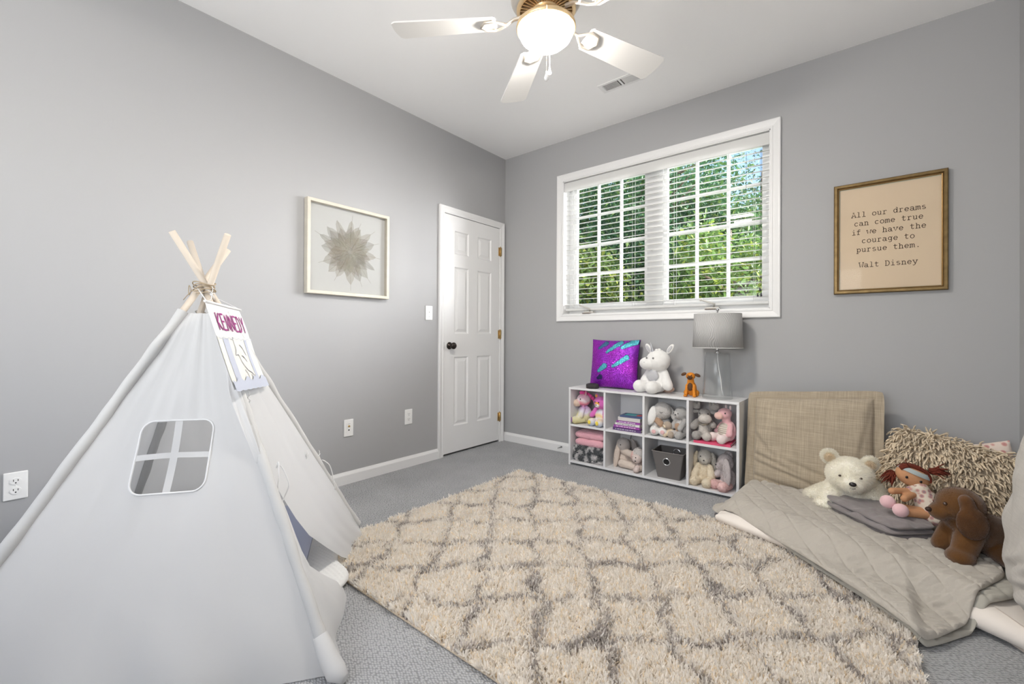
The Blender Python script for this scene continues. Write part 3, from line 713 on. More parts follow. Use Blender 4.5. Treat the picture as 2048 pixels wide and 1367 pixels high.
def pillow(W, H, T, flange=0, nn=44, pinch=.05, pw=2.4, wr=.004, seed=0, slump=0, crease=None):
    mb = MB()
    def pt(a, b, side):
        wi, hi = W / 2 - flange, H / 2 - flange
        fr_x, fr_z = a * W / 2, b * H / 2
        ia, ib = min(1, abs(fr_x) / wi), min(1, abs(fr_z) / hi)
        h = max(0, (1 - ia ** pw) * (1 - ib ** pw)) ** .5
        x = fr_x * (1 - pinch * (1 - b * b) * abs(a) ** 2); z = fr_z * (1 - pinch * (1 - a * a) * abs(b) ** 2)
        y = side * (T / 2 * h + .0022)
        y += side * wr * N((x * 7, side * .3, z * 7), 1.6, seed) * min(1, h * 2) + wr * .8 * N((x, 0, z), 9, seed + 5)
        if crease: y += side * crease(x, z) * min(1, h * 2)
        if slump: y += slump * (.5 - b * .5) ** 2 * side * h * T
        if flange: x *= 1 - .035 * (abs(a) ** 10) * (abs(b) ** 10); z *= 1 - .035 * (abs(a) ** 10) * (abs(b) ** 10); sd_ = max(abs(fr_x) - wi, abs(fr_z) - hi); y -= side * .005 * math.exp(-(sd_ / .004) ** 2)
        if flange and (ia >= 1 or ib >= 1): y += .004 * N((x * 12, 0, z * 12), 2, seed + 9)
        return (x, y, z)
    def mp(i): # denser towards the edge
        t = 2 * i - 1; return math.copysign(abs(t) ** .8, t)
    mb.grid(lambda u, v: pt(mp(u), mp(v), -1), nn, nn)
    mb.grid(lambda u, v: pt(mp(u), mp(v), 1), nn, nn, flip=True)
    return mb
def close_mesh(me):
    bm = bmesh.new(); bm.from_mesh(me); bmesh.ops.remove_doubles(bm, verts=bm.verts, dist=2e-4); bm.to_mesh(me); bm.free()

# ------------------------------------------------------------------ shag rug
RX0, RX1, RY0, RY1 = -2.0, .12, .972, 2.555
rug = thing('shag_rug', 'cream shag area rug with a grey diamond lattice on the carpet', 'rug', (RX0, RY0, 0))
rw, rl_ = RX1 - RX0, RY1 - RY0
MB().cbox((0, 0, .001), (rw, rl_, .009), .003).obj('backing', mat('rug_backing', (.62, .52, .40), .9, bump=(300, .4, .001)), rug)
rg = np.random.default_rng(5)
sp_ = .0088; gx, gy = np.meshgrid(np.arange(.004, rw - .002, sp_), np.arange(.004, rl_ - .002, sp_)); gx, gy = gx.ravel(), gy.ravel()
gx = gx + rg.normal(size=gx.size) * .002; gy = gy + rg.normal(size=gy.size) * .002
per_t = 6; tx_, ty_ = np.repeat(gx, per_t), np.repeat(gy, per_t); nb_ = tx_.size
def wav(x, y, s, seed):  # cheap smooth noise field
    r = np.random.default_rng(seed); o = 0
    for k in range(7):
        a = r.uniform(0, 2 * PI); f = s * r.uniform(.6, 1.7); o = o + np.sin((x * np.cos(a) + y * np.sin(a)) * f + r.uniform(0, 6.28))
    return o / 2.2
lx, ly = wav(gx, gy, 55, 1), wav(gx, gy, 55, 2); lh = wav(gx, gy, 70, 3)
tilt = np.stack([rg.normal(size=gx.size) * .30 + lx * .26, rg.normal(size=gx.size) * .30 + ly * .26, np.zeros(gx.size)], 1)
dirn = np.repeat(tilt, per_t, 0) + np.concatenate([rg.normal(size=(nb_, 2)) * .30, np.zeros((nb_, 1))], 1) + np.array([[0, 0, 1.0]])
dirn /= np.linalg.norm(dirn, axis=1, keepdims=True)
P = np.stack([tx_ + rg.normal(size=nb_) * .0016, ty_ + rg.normal(size=nb_) * .0016, np.full(nb_, .008)], 1)
ln_ = .026 * (.75 + .4 * rg.random(nb_)) * np.repeat(1 + .14 * lh, per_t)
Vv, Fv, NRv, ri, tt = blades(P, dirn, 1.0, .0034, np.zeros((nb_, 3)), 9, seg=2, curl=.28)
Vv = P[ri] + (Vv - P[ri]) * ln_[ri][:, None] * np.array([[1, 1, 1]])
# widths were scaled with the length: restore
Vb = Vv.reshape(nb_, 6, 3); mid = (Vb[:, 0::2] + Vb[:, 1::2]) / 2; hw = (Vb[:, 0::2] - Vb[:, 1::2]); hw /= np.linalg.norm(hw, axis=2, keepdims=True) + 1e-9
wv_ = (np.array([.0044, .0054, .0034]) / 2)[None, :, None] * (.8 + .5 * rg.random(nb_))[:, None, None]
Vb = np.stack([mid + hw * wv_, mid - hw * wv_], 2).reshape(nb_ * 6, 3)
NRr = NRv * .35 + np.array([[0, 0, .9]]); NRr /= np.linalg.norm(NRr, axis=1, keepdims=True)
# lattice dyed into the yarn
jx, jy = gx + .018 * wav(gx, gy, 28, 11), gy + .018 * wav(gx, gy, 28, 12)
th1, th2, pr_ = radians(37), radians(131), .232
d1 = np.abs(((jx * np.cos(th1) + jy * np.sin(th1)) / pr_) % 1 - .5) * pr_; d2 = np.abs(((jx * np.cos(th2) + jy * np.sin(th2)) / pr_ + .2) % 1 - .5) * pr_
br = .5 + .5 * wav(gx, gy, 22, 21)
lat = np.clip(1.3 - np.minimum(d1, d2) / .013, 0, 1) * np.clip(.45 + .5 * br, .15, .95)
isl = (rg.random(nb_) < np.repeat(lat, per_t) * .95)
cre = np.array([.985, .95, .895]) * (.90 + .14 * rg.random(nb_))[:, None]; cre[rg.random(nb_) < .07] *= np.array([1, .90, .74])
gr = np.array([.52, .48, .455]) * (.75 + .6 * rg.random(nb_))[:, None]
cb = np.where(isl[:, None], gr, cre); colr = cb[ri]
yarn = attr_mat('rug_yarn', .85, sheen=.15, twosided=.5)
link('pile', nmesh('pile', Vb, None, Fv, [yarn], col=colr, smooth=False), rug, kind='stuff')

# ------------------------------------------------------------------ play tent
A = Vector((-2.104, 1.291, 0)); Bp = Vector((-1.242, .683, 0)); dAB = (Bp - A).normalized(); nAB = Vector((-dAB.y, dAB.x, 0)); nAB = nAB if nAB.y > 0 else -nAB
LT = (Bp - A).length; A2 = A - nAB * LT; B2 = Bp - nAB * LT; CT = (A + B2) / 2; AP = CT + Vector((0, 0, 1.19))
tent = thing('play_tent', 'white canvas play tent on four wooden poles with a square side window', 'play tent', CT)
TI = Matrix.Translation(-CT)
canvas = mat('tent_canvas', (.80, .80, .80), .85, bump=(900, .12, .0004), twosided=.42, spec=.15)
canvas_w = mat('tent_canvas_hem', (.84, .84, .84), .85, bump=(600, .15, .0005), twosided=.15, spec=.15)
canvas_2 = mat('tent_canvas_doubled_shaded', (.56, .56, .555), .9, bump=(700, .15, .0005), spec=.1)  # opaque doubled sleeve cloth; shade of the sleeves is put into its darker grey
wood = mat('pine_pole', (.60, .53, .45), .6, bump=(60, .2, .001), var=(9, .12))
offs = {}
for nme, foot, off in (('A', A, (.010, .010)), ('B', Bp, (-.012, .008)), ('A2', A2, (.010, .012)), ('B2', B2, (.004, -.016))):
    foot_ = foot + Vector((0, 0, .012)); cr_ = AP + Vector((off[0], off[1], 0)); d = (cr_ - foot_); tip = foot_ + d * ((1.385 - .012) / d.z) if nme != 'B2' else foot_ + d * ((1.352 - .012) / d.z)
    offs[nme] = (foot_, cr_)
    MB().tube([foot_, foot_.lerp(tip, .5), tip], .0112, 14, M=TI).obj('pole', wood, tent)
twine = mat('twine', (.42, .34, .24), .9)
rp = MB()
for k in range(5):
    rr = .034 + .003 * sin(k * 2.1); zz = 1.176 + .008 * k
    rp.tube([(AP.x + rr * cos(a), AP.y + rr * sin(a), zz + .006 * sin(a * 2 + k)) for a in [2 * PI * i / 26 for i in range(26)]], .0022, 6, closed=True, M=TI)
knp = AP + Vector((-.012, -.036, -.01))
rp.tube([knp + Vector((-.03 * sin(t) - .012, .0, .03 * sin(2 * t) * .6 + .004)) for t in [PI * i / 14 for i in range(15)]], .0016, 6, M=TI)
rp.tube([knp, knp + Vector((-.02, -.012, -.02)), knp + Vector((-.034, -.018, -.034))], .0016, 6, M=TI)
rp.obj('twine_lashing', twine, tent)
TOPZ, BOTZ = 1.095, .006
def onpole(foot, z, out=0.0):
    k = z / 1.19; p = foot.lerp(Vector((AP.x, AP.y, 1.19)), k); p.z = z
    o_ = (foot - CT); o_.z = 0; return p + o_.normalized() * out
def face_pt(Lf, Rf, u, z, sag, seed, out=.012):
    l, r = onpole(Lf, z, out), onpole(Rf, z, out); p = l.lerp(r, u)
    nr = (Rf - Lf).cross(AP - Lf).normalized(); cdir = CT - p; 
    if nr.dot(cdir) < 0: nr = -nr
    v = 1 - z / 1.19; e = sin(PI * u) ** .8
    wr = .017 * v * N((u * 3.0, z * 1.2, seed), 1.7, seed) + .004 * N((u * 9, z * 2.4, 0), 1.5, seed + 4)
    # long soft folds falling from the top, slack near the floor
    wr += .005 * v * sin(u * 17 + z * 4 + seed) * e + .010 * max(0, .22 - z) / .22 * sin(u * 24 + seed * 2 + z * 9)
    return p + nr * (sag * e * (v ** .7) + wr * e)
s2 = (Bp - B2).normalized()
def sz(u, v):
    z = TOPZ + (BOTZ - TOPZ) * v; l, r = onpole(B2, z, .012), onpole(Bp, z, .012); p = l.lerp(r, u); return (p - B2).dot(s2), z
HS0, HS1, HZ0, HZ1, HR = .428, .637, .515, .728, .035
def rrd(s, z):
    cx, cz = (HS0 + HS1) / 2, (HZ0 + HZ1) / 2; qx, qz = abs(s - cx) - (HS1 - HS0) / 2 + HR, abs(z - cz) - (HZ1 - HZ0) / 2 + HR
    return sqrt(max(qx, 0) ** 2 + max(qz, 0) ** 2) + min(max(qx, qz), 0) - HR
zof = lambda v: TOPZ + (BOTZ - TOPZ) * v
fn_win = lambda u, v: face_pt(B2, Bp, u, zof(v), .020, 1.0)
f1 = MB().grid(fn_win, 170, 150, keep=lambda u, v: rrd(*sz(u, v)) > 0, M=TI)
f1.obj('side_panel', canvas, tent, label='canvas side panel with the square window')
MB().grid(lambda u, v: face_pt(A2, B2, u, zof(v), .015, 2.0), 60, 50, M=TI).obj('side_panel', canvas, tent)
MB().grid(lambda u, v: face_pt(A, A2, u, zof(v), .015, 3.0), 60, 50, M=TI).obj('side_panel', canvas, tent)
def unsz(s, z, lift=0):
    l, r = onpole(B2, z, .012), onpole(Bp, z, .012); ls, rs = (l - B2).dot(s2), (r - B2).dot(s2); u = (s - ls) / (rs - ls)
    p = face_pt(B2, Bp, u, z, .020, 1.0); nr = (Bp - B2).cross(AP - B2).normalized()
    if nr.dot(CT - p) > 0: nr = -nr
    return p + nr * lift
ol = []
for (cx, cz, a0) in ((HS1 - HR, HZ1 - HR, 0), (HS0 + HR, HZ1 - HR, 90), (HS0 + HR, HZ0 + HR, 180), (HS1 - HR, HZ0 + HR, 270)):
    for i in range(9): a = radians(a0 + 90 * i / 8); ol.append((cx + HR * cos(a), cz + HR * sin(a)))
dense = []
for i in range(len(ol)):
    a, b2 = Vector(ol[i]), Vector(ol[(i + 1) % len(ol)]); m_ = max(1, int((b2 - a).length / .02))
    for k in range(m_): dense.append(a.lerp(b2, k / m_))
hb = MB(); hb.tube([unsz(p.x, p.y, .001) for p in dense], .0032, 8, closed=True, M=TI); hb.obj('window_binding', canvas_w, tent)
def strap(pts, wv, name):
    mb = MB(); vs = []
    for p, q in pts: vs += [p, q]
    n_ = len(pts); mb.add(vs, [(2 * i, 2 * i + 1, 2 * i + 3, 2 * i + 2) for i in range(n_ - 1)], smooth=True, M=TI); mb.obj(name, canvas, tent)
sm_ = .530; zc = .618
strap([(unsz(sm_ - .010 + .004 * sin(t * 3), HZ0 - .004 + t * (HZ1 - HZ0 + .008), .001), unsz(sm_ + .011 + .004 * sin(t * 3), HZ0 - .004 + t * (HZ1 - HZ0 + .008), .001)) for t in [i / 12 for i in range(13)]], .02, 'window_strap')
strap([(unsz(HS0 - .004 + t * (HS1 - HS0 + .008), zc - .008 + .005 * sin(t * 3), .002), unsz(HS0 - .004 + t * (HS1 - HS0 + .008), zc + .009 + .004 * sin(t * 3), .002)) for t in [i / 12 for i in range(13)]], .02, 'window_strap')
# pole sleeves: soft tubes of canvas round each pole
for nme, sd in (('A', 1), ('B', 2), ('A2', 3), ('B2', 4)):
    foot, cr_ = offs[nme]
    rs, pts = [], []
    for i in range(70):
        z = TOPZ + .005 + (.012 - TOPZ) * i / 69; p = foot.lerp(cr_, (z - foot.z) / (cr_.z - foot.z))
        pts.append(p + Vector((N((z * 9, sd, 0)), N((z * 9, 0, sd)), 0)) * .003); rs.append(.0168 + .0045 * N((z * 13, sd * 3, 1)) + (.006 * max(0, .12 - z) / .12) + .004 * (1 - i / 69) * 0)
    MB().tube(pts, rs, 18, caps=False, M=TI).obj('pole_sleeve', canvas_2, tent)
# cuff gathered round the foot of the nearest pole
cf = MB(); vs = []
cf.tube([onpole(Bp, .10, .004), onpole(Bp, .05, .01), Bp + Vector((.03, -.005, .028)), Bp + Vector((.062, .005, .018))], [.022, .028, .030, .014], 18, M=TI); cf.obj('foot_cuff', canvas, tent)
# front: header and two flaps whose free edges fall inward
def poly_at(pts, z):
    for a, b2 in zip(pts, pts[1:]):
        if a[2] >= z >= b2[2]:
            t = (a[2] - z) / (a[2] - b2[2] + 1e-9); return Vector(a).lerp(Vector(b2), t)
    return Vector(pts[0] if z > pts[0][2] else pts[-1])
rfree = [(-1.945, .586, 1.095), (-1.850, .598, .95), (-1.761, .608, .814), (-1.738, .641, .722), (-1.697, .660, .635), (-1.660, .672, .548), (-1.640, .688, .487), (-1.622, .755, .347), (-1.632, .808, .264), (-1.695, .914, .155), (-1.765, 1.010, .06), (-1.81, 1.08, .006)]
lfree = [(-1.93, .572, 1.095), (-1.838, .588, .95), (-1.698, .563, .815), (-1.636, .596, .673), (-1.598, .614, .591), (-1.585, .649, .508), (-1.577, .679, .442), (-1.512, .706, .290), (-1.508, .732, .237), (-1.552, .815, .145), (-1.61, .90, .06), (-1.645, .945, .006)]
nAB3 = (Bp - A).cross(AP - A).normalized(); nAB3 = nAB3 if nAB3.dot(CT - A) < 0 else -nAB3   # outward
def flap(foot, free, seed, bulge, inw):
    def fn(u, v):
        z = TOPZ + (.006 - TOPZ) * v; a = onpole(foot, z, .016); b2 = poly_at(free, z); vv = 1 - z / 1.19
        p = a.lerp(b2, u); e = sin(PI * u) ** .8
        w_ = bulge * e * vv + .006 * vv * sin(u * 9 + seed + z * 3) * e + .010 * e * N((u * 4, z * 3, seed), 1.5, seed) - inw * u * vv * (1 - vv) * 2
        # a soft crease low down, where the cloth meets the floor
        w_ += .014 * max(0, .16 - z) / .16 * sin(u * 7 + seed) * e
        return p + nAB3 * w_
    return MB().grid(fn, 40, 80, M=TI)
flap(A, rfree, 5, .02, .02).obj('door_flap', canvas, tent, label='right door flap of the tent')
flap(Bp, lfree, 8, .012, .03).obj('door_flap', canvas, tent, label='left door flap of the tent')
# ties
def tie(pts, name='tie_cord', r=.0022):
    MB().tube([p for p in smooth_loop(pts, 6)[:-(6)]], r, 6, M=TI).obj(name, canvas_w, tent)
def bow(c, s=1.0):
    c = Vector(c); q = MB()
    for a in (20, 100, 165, 220, 300):
        d = Vector((cos(radians(a)) * dAB.x, cos(radians(a)) * dAB.y, sin(radians(a)))) * .026 * s
        q.tube([c, c + d * .35 + nAB3 * .004, c + d * .7 + nAB3 * .005, c + d], .0015, 6, M=TI)
    q.ell(c, (.005, .005, .005), M=TI, n=8); q.obj('tie_bow', canvas_w, tent)
bow(poly_at(rfree, .78) + nAB3 * .01); bow(onpole(A, .43, .03), 1.1); bow(AP + Vector((.02, -.01, -.035)) + nAB3 * .03, 1.2)
bow(A.lerp(AP, .40) * .75 + poly_at(rfree, .47) * .25 + nAB3 * .02, .7)
for z0_ in (.40,):
    a = onpole(A, z0_, .028)
    tie([a, a + Vector((.03, .02, -.01)), a + Vector((.045, .03, -.05)), a + Vector((.055, .035, -.10)), a + Vector((.04, .045, -.135))])
a = poly_at(lfree, .45) + nAB3 * .012 
tie([a + Vector((-.02, -.02, .10)), a + Vector((.0, -.02, .08)), a + Vector((.015, -.03, .03)), a + Vector((.02, -.03, 0)), a + Vector((.035, -.06, -.10)), a + Vector((.03, -.10, -.22))])
tie([a + Vector((-.02, -.02, .10)), a + Vector((.005, .01, .05)), a + Vector((.0, -.0, 0)), a + Vector((.02, -.05, -.06)), a + Vector((.03, -.07, -.14))])

# ------------------------------------------------------------------ name banner hanging on the tent front
TLb, TRb, BRb, BLb = Vector((-1.826, .504, 1.126)), Vector((-2.108, .709, 1.115)), Vector((-1.936, .755, .807)), Vector((-1.641, .536, .826))
ban = thing('name_banner', 'white felt banner lettered KENNEDY above a pale unicorn, hung at the tent top', 'banner', TLb)
BI = Matrix.Translation(-TLb); nb3 = (TRb - TLb).cross(BLb - TLb).normalized(); nb3 = nb3 if nb3.dot(nAB3) > 0 else -nb3
def bp_(u, v, lift=0):
    p = TLb.lerp(TRb, u).lerp(BLb.lerp(BRb, u), v); return p + nb3 * (.012 + lift + .002 * sin(u * 5 + 1) * v + .002 * sin(v * 7) * (.3 + u))
felt = mat('felt_white', (.72, .71, .715), .95, bump=(400, .3, .001)); lav = mat('felt_lavender', (.47, .50, .59), .95, bump=(400, .3, .001))
felt2 = mat('felt_cream', (.68, .68, .64), .95); outl = mat('thread_grey', (.22, .22, .24), .9); magenta = mat('letter_magenta', (.30, .045, .20), .8)
MB().grid(lambda u, v: bp_(u, v), 20, 24, M=BI).obj('banner_cloth', felt, ban)
q = MB(); q.grid(lambda u, v: bp_(.0 + u, .40 + v * .60, .002), 20, 12, M=BI); q.obj('lower_panel', felt2, ban)
q = MB()
for (u0, u1) in ((.12, .27), (.74, .82)): MB().grid(lambda u, v, u0=u0, u1=u1: bp_(u0 + u * (u1 - u0), .43 + v * .5, .0030), 3, 12, M=BI).obj('stripe', lav, ban)
q = MB(); q.grid(lambda u, v: bp_(u, .90 + (.025 * sin(u * 26)) * (1 - v) + v * (.12 + .012 * abs(sin(u * 20))), .006), 60, 4, M=BI); q.obj('scalloped_trim', lav, ban)
q = MB()
def bn(a, b2, c): return bp_(a, b2, c)
ribbon(q, [(u, .415 + .018 * abs(sin(u * 22))) for u in [i / 60 for i in range(61)]], .006, lambda a, b2, c: bn(a, b2, .005))
q.v = [tuple(BI @ Vector(v)) for v in q.v]; q.obj('stitching', lav, ban)
q = MB()
for st in ([(.42, .42), (.40, .55), (.34, .62), (.43, .62), (.46, .70), (.56, .80), (.66, .84), (.74, .90)], [(.55, .50), (.62, .54), (.66, .62)], [(.52, .63), (.58, .65), (.62, .70)], [(.47, .80), (.52, .86), (.5, .92)], [(.62, .86), (.66, .93)]):
    S_ = smooth_loop([(a, b2, 0) for a, b2 in st], 6)[:-6 * 1 - 0]; S_ = [(p.x, p.y) for p in S_[:6 * (len(st) - 1) + 1]]
    ribbon(q, S_, .010, lambda a, b2, c: bn(a, b2, .0036))
q.v = [tuple(BI @ Vector(v)) for v in q.v]; q.obj('unicorn_outline', outl, ban)
q = MB()
BG = {'K': [[(0, 0), (0, 1)], [(.9, 1), (.02, .45), (.95, 0)]], 'E': [[(.9, 1), (0, 1), (0, 0), (.9, 0)], [(0, .52), (.7, .52)]], 'N': [[(0, 0), (0, 1), (.9, 0), (.9, 1)]],
      'D': [[(0, 0), (0, 1), (.4, 1), (.85, .8), (.95, .5), (.85, .2), (.4, 0), (0, 0)]], 'Y': [[(0, 1), (.48, .5), (.95, 1)], [(.48, .5), (.48, 0)]]}
for i, ch in enumerate('KENNEDY'):
    for st in BG[ch]:
        pp = [(.145 + i * .118 + p[0] * .085, .32 - p[1] * .195) for p in st]; dn = [pp[0]]
        for a_, b_ in zip(pp, pp[1:]): dn += [(a_[0] + (b_[0] - a_[0]) * k / 6, a_[1] + (b_[1] - a_[1]) * k / 6) for k in range(1, 7)]
        ribbon(q, dn, .022, lambda a, b2, c: bn(a, b2, .0025))
q.v = [tuple(BI @ Vector(v)) for v in q.v]; q.obj('lettering', magenta, ban)
q = MB(); q.tube([bp_(-.03, .0, .004), bp_(1.03, .0, .004)], .0045, 8, M=BI); q.obj('hanging_rod', canvas_w, ban)
q = MB(); q.tube([bp_(0, 0, .006), AP + Vector((.01, -.025, .0))], .0016, 6, M=BI); q.tube([bp_(1, 0, .006), AP + Vector((.0, -.03, .0))], .0016, 6, M=BI); q.obj('hanging_cord', canvas_w, ban)

# ------------------------------------------------------------------ things inside the tent
t = thing('tent_blanket', 'white waffle-weave blanket on the floor of the play tent', 'blanket', (-1.75, .62, 0))
wm = mat('waffle_white', (.72, .72, .71), .95, sheen=.2)
q = MB(); wf_ = lambda x, y: .0035 * (abs(sin(x * 190)) * abs(sin(y * 190)))
slab(q, [(.10, .355), (-.05, .39), (-.30, .53), (-.58, .30), (-.72, .0), (-.30, -.35), (.05, -.50), (.37, .06), (.20, .20)], 0.004, .045, nt=60, per=44, p=8, wr=(.016, 5, 2), top_fn=wf_)
q.obj('blanket_body', wm, t)
t = thing('tent_pillow', 'blue-grey jersey cushion lying inside the play tent', 'pillow', (-1.99, .79, .135), (radians(-66), 0, radians(50)))
me = pillow(.38, .36, .19, seed=4, pinch=.02, wr=.008).mesh('cushion_cover', [mat('jersey_blue', (.34, .37, .50), .95, bump=(700, .4, .001), sheen=.3)]); close_mesh(me); link('cushion_cover', me, t)
t = thing('tent_cushion', 'grey floor cushion at the back of the play tent', 'pillow', (-2.30, .60, .15), (radians(-40), 0, radians(60)))
me = pillow(.40, .36, .12, seed=6, pinch=.03, wr=.008).mesh('cushion_cover', [mat('cushion_grey', (.30, .31, .33), .95, sheen=.3)]); close_mesh(me); link('cushion_cover', me, t)

# ------------------------------------------------------------------ cube shelf
SX0, SX1, SY0, SY1, SH = -1.858, -.627, 2.995, 3.262, .612
lam = mat('white_laminate', (.72, .72, .73), .42, spec=.4)
sh = thing('cube_shelf', 'white eight-cube shelf of two rows standing under the window', 'shelf', (SX0, SY0, 0)); SI = Matrix.Translation((-SX0, -SY0, 0))
def sbox(name, a, b2, lab=None): return MB().cbox(a, b2, .0012, M=SI).obj(name, lam, sh, label=lab)
tk = .016
sbox('side_panel', (SX0, SY0, 0), (SX0 + tk, SY1, SH - tk)); sbox('side_panel', (SX1 - tk, SY0, 0), (SX1, SY1, SH - tk))
sbox('top_board', (SX0, SY0 - .002, SH - tk), (SX1, SY1, SH)); sbox('bottom_board', (SX0 + tk, SY0 + .001, .018), (SX1 - tk, SY1, .018 + tk))
cells = []; cwid = (SX1 - SX0 - tk) / 4
for k in range(1, 4): x = SX0 + cwid * k; sbox('divider', (x, SY0 + .001, .018 + tk), (x + tk, SY1 - .006, SH - tk))
for k in range(4):
    x = SX0 + cwid * k; sbox('shelf_board', (x + tk, SY0 + .003, .306), (x + cwid, SY1 - .006, .306 + tk))
    cells.append((x + tk, x + cwid))
sbox('back_panel', (SX0 + .004, SY1 - .005, .018), (SX1 - .004, SY1 - .001, SH - tk))
Z1, Z0 = .322, .034
cable = thing('power_cable', 'thin black cable dangling at the back of the second lower cube', 'cable', (-1.44, 3.235, Z0))
MB().tube([(0, 0, .255), (.006, -.006, .262), (.02, -.01, .255), (.026, -.008, .235), (.018, -.004, .222), (.004, -.002, .225), (-.002, 0, .20), (-.004, .004, .04), (.01, 0, .003)], .0024, 8).obj('wire', mat('cable_black', (.02, .02, .02), .5), cable)

# ------------------------------------------------------------------ on the shelf top
def sphere_eyes(t, pts, r): 
    for p in pts: eye(t, p, r)
# smart speaker puck
t = thing('smart_speaker', 'small charcoal fabric-covered speaker puck on the shelf top corner', 'speaker', (-1.675, 3.045, SH))
MB().lathe([(0, 0), (.044, 0), (.0485, .004), (.0485, .030), (.044, .0345), (.038, .036), (0, .036)], 36).obj('speaker_body', mat('speaker_fabric', (.05, .045, .047), .9, bump=(900, .6, .001)), t)
MB().lathe([(.034, .0362), (.037, .0372), (.039, .0362)], 36).obj('light_ring', mat('speaker_ring', (.02, .02, .02), .3), t)
# sequin cushion
t = thing('sequin_cushion', 'purple reversible-sequin cushion with turquoise swipes leaning on the wall', 'cushion', (-1.545, 3.135, SH + .002), (radians(-9), 0, radians(4)))
me = pillow(.395, .385, .13, nn=90, pinch=.05, wr=.004, seed=3).mesh('cushion_cover', [])
for v in me.vertices: v.co.z += .19
sw = [((-.115, .305), (-.062, .345), .021), ((-.045, .275), (.055, .35), .022), ((.075, .315), (.165, .365), .030), ((.015, .165), (.115, .235), .022), ((-.105, .125), (-.055, .165), .024), ((-.11, .07), (-.09, .08), .02)]
def seq(c):
    x, z = c.x, c.z
    for i, (a, b2, r_) in enumerate(sw):
        ax, az = a; bx_, bz_ = b2; L2 = (bx_ - ax) ** 2 + (bz_ - az) ** 2; u = max(0, min(1, ((x - ax) * (bx_ - ax) + (z - az) * (bz_ - az)) / L2))
        d = sqrt((x - ax - u * (bx_ - ax)) ** 2 + (z - az - u * (bz_ - az)) ** 2); rr = r_ * (.55 + .45 * u) * (1 + .25 * N((x * 60, z * 60, i)))
        if c.y < 0 and d < rr:
            if d > rr * .84 or i == 5 : return (.02, .015, .10)
            return (.07, .38, .46) if i not in (0,) else (.04, .14, .26)
    if c.y > -.004 and abs(x) > .17: return (.02, .05, .10)
    return (.26 + .07 * N((x * 9, z * 9, 1)), .015, .40)
vcol(me, seq)
sqm = attr_mat('sequins', .32, metal=.55, spec=.6)
n = sqm.node_tree.nodes; L = sqm.node_tree.links; b = n['Principled BSDF']; at = [x for x in n if x.type == 'ATTRIBUTE'][0]
tc = n.new('ShaderNodeTexCoord'); vo = n.new('ShaderNodeTexVoronoi'); vo.inputs['Scale'].default_value = 380; L.new(tc.outputs['Object'], vo.inputs['Vector'])
vsub = n.new('ShaderNodeVectorMath'); vsub.operation = 'SUBTRACT'; vsub.inputs[1].default_value = (.5, .5, .5); L.new(vo.outputs['Color'], vsub.inputs[0])
vsc = n.new('ShaderNodeVectorMath'); vsc.operation = 'SCALE'; vsc.inputs['Scale'].default_value = .55; L.new(vsub.outputs[0], vsc.inputs[0])
ge = n.new('ShaderNodeNewGeometry'); va = n.new('ShaderNodeVectorMath'); va.operation = 'ADD'; L.new(ge.outputs['Normal'], va.inputs[0]); L.new(vsc.outputs[0], va.inputs[1])
vn = n.new('ShaderNodeVectorMath'); vn.operation = 'NORMALIZE'; L.new(va.outputs[0], vn.inputs[0]); L.new(vn.outputs[0], b.inputs['Normal'])
mm = n.new('ShaderNodeMixRGB'); mm.blend_type = 'MULTIPLY'; mm.inputs[0].default_value = .7; sc_ = n.new('ShaderNodeVectorMath'); sc_.operation = 'SCALE'; sc_.inputs['Scale'].default_value = 2.2
L.new(vo.outputs['Color'], sc_.inputs[0]); bwn = n.new('ShaderNodeRGBToBW'); L.new(sc_.outputs[0], bwn.inputs[0]); L.new(at.outputs['Color'], mm.inputs[1]); L.new(bwn.outputs[0], mm.inputs[2])
L.new(mm.outputs[0], b.inputs['Base Color'])
me.materials.append(sqm); close_mesh(me); link('cushion_cover', me, t)

# plush fabrics
def plushm(name, c, **k): return mat('plush_' + name, c, .95, sheen=.35, bump=k.pop('bump', (160, .5, .002)), var=k.pop('var', (40, .08)), spec=.1)
pw, pgrey, pcream, pbeige, ppink = plushm('white', (.80, .79, .77)), plushm('grey', (.42, .41, .40)), plushm('cream', (.76, .66, .50)), plushm('beige', (.60, .52, .45)), plushm('pink', (.76, .47, .47))
psilver = plushm('silver', (.50, .50, .52)); plgrey = plushm('light_grey', (.58, .56, .54)); pbrown = plushm('tan', (.45, .30, .20))
nosem = mat('nose_black', (.015, .012, .012), .3, spec=.6); threadm = mat('thread_dark', (.04, .035, .035), .8)

# unicorn
t = thing('unicorn_plush', 'white plush unicorn with a silver horn sitting on the shelf top', 'plush toy', (-1.195, 3.12, SH), (0, 0, radians(-14)))
me = blob('body', [E((0, .01, .09), (.078, .068, .092)), E((0, -.052, .125), (.052, .022, .040), m=1), E((.02, -.012, .232), (.088, .078, .078)), E((-.035, -.060, .212), (.062, .050, .046)),
    K((.062, 0, .15), (.105, -.022, .062), .026, .036), K((-.060, 0, .15), (-.088, -.015, .085), .026, .034),
    K((-.04, -.02, .045), (-.085, -.085, .046), .034, .046), K((.03, -.02, .045), (.026, -.095, .046), .034, .047)], [pw, psilver], .005, 5, wrinkle=.0012, fur=(16000, .0035, .001), seed=1)
part('body', me, t)
for sx, cx in ((-1, -.045), (1, .088)):
    q = MB(); q.ell((cx + sx * .022, .0, .318), (.020, .011, .042), 0, (0, radians(38 * sx), 0), n=14); q.ell((cx + sx * .022, -.008, .318), (.012, .006, .030), 1, (0, radians(38 * sx), 0), n=12); q.obj('ear', [pw, psilver], t)
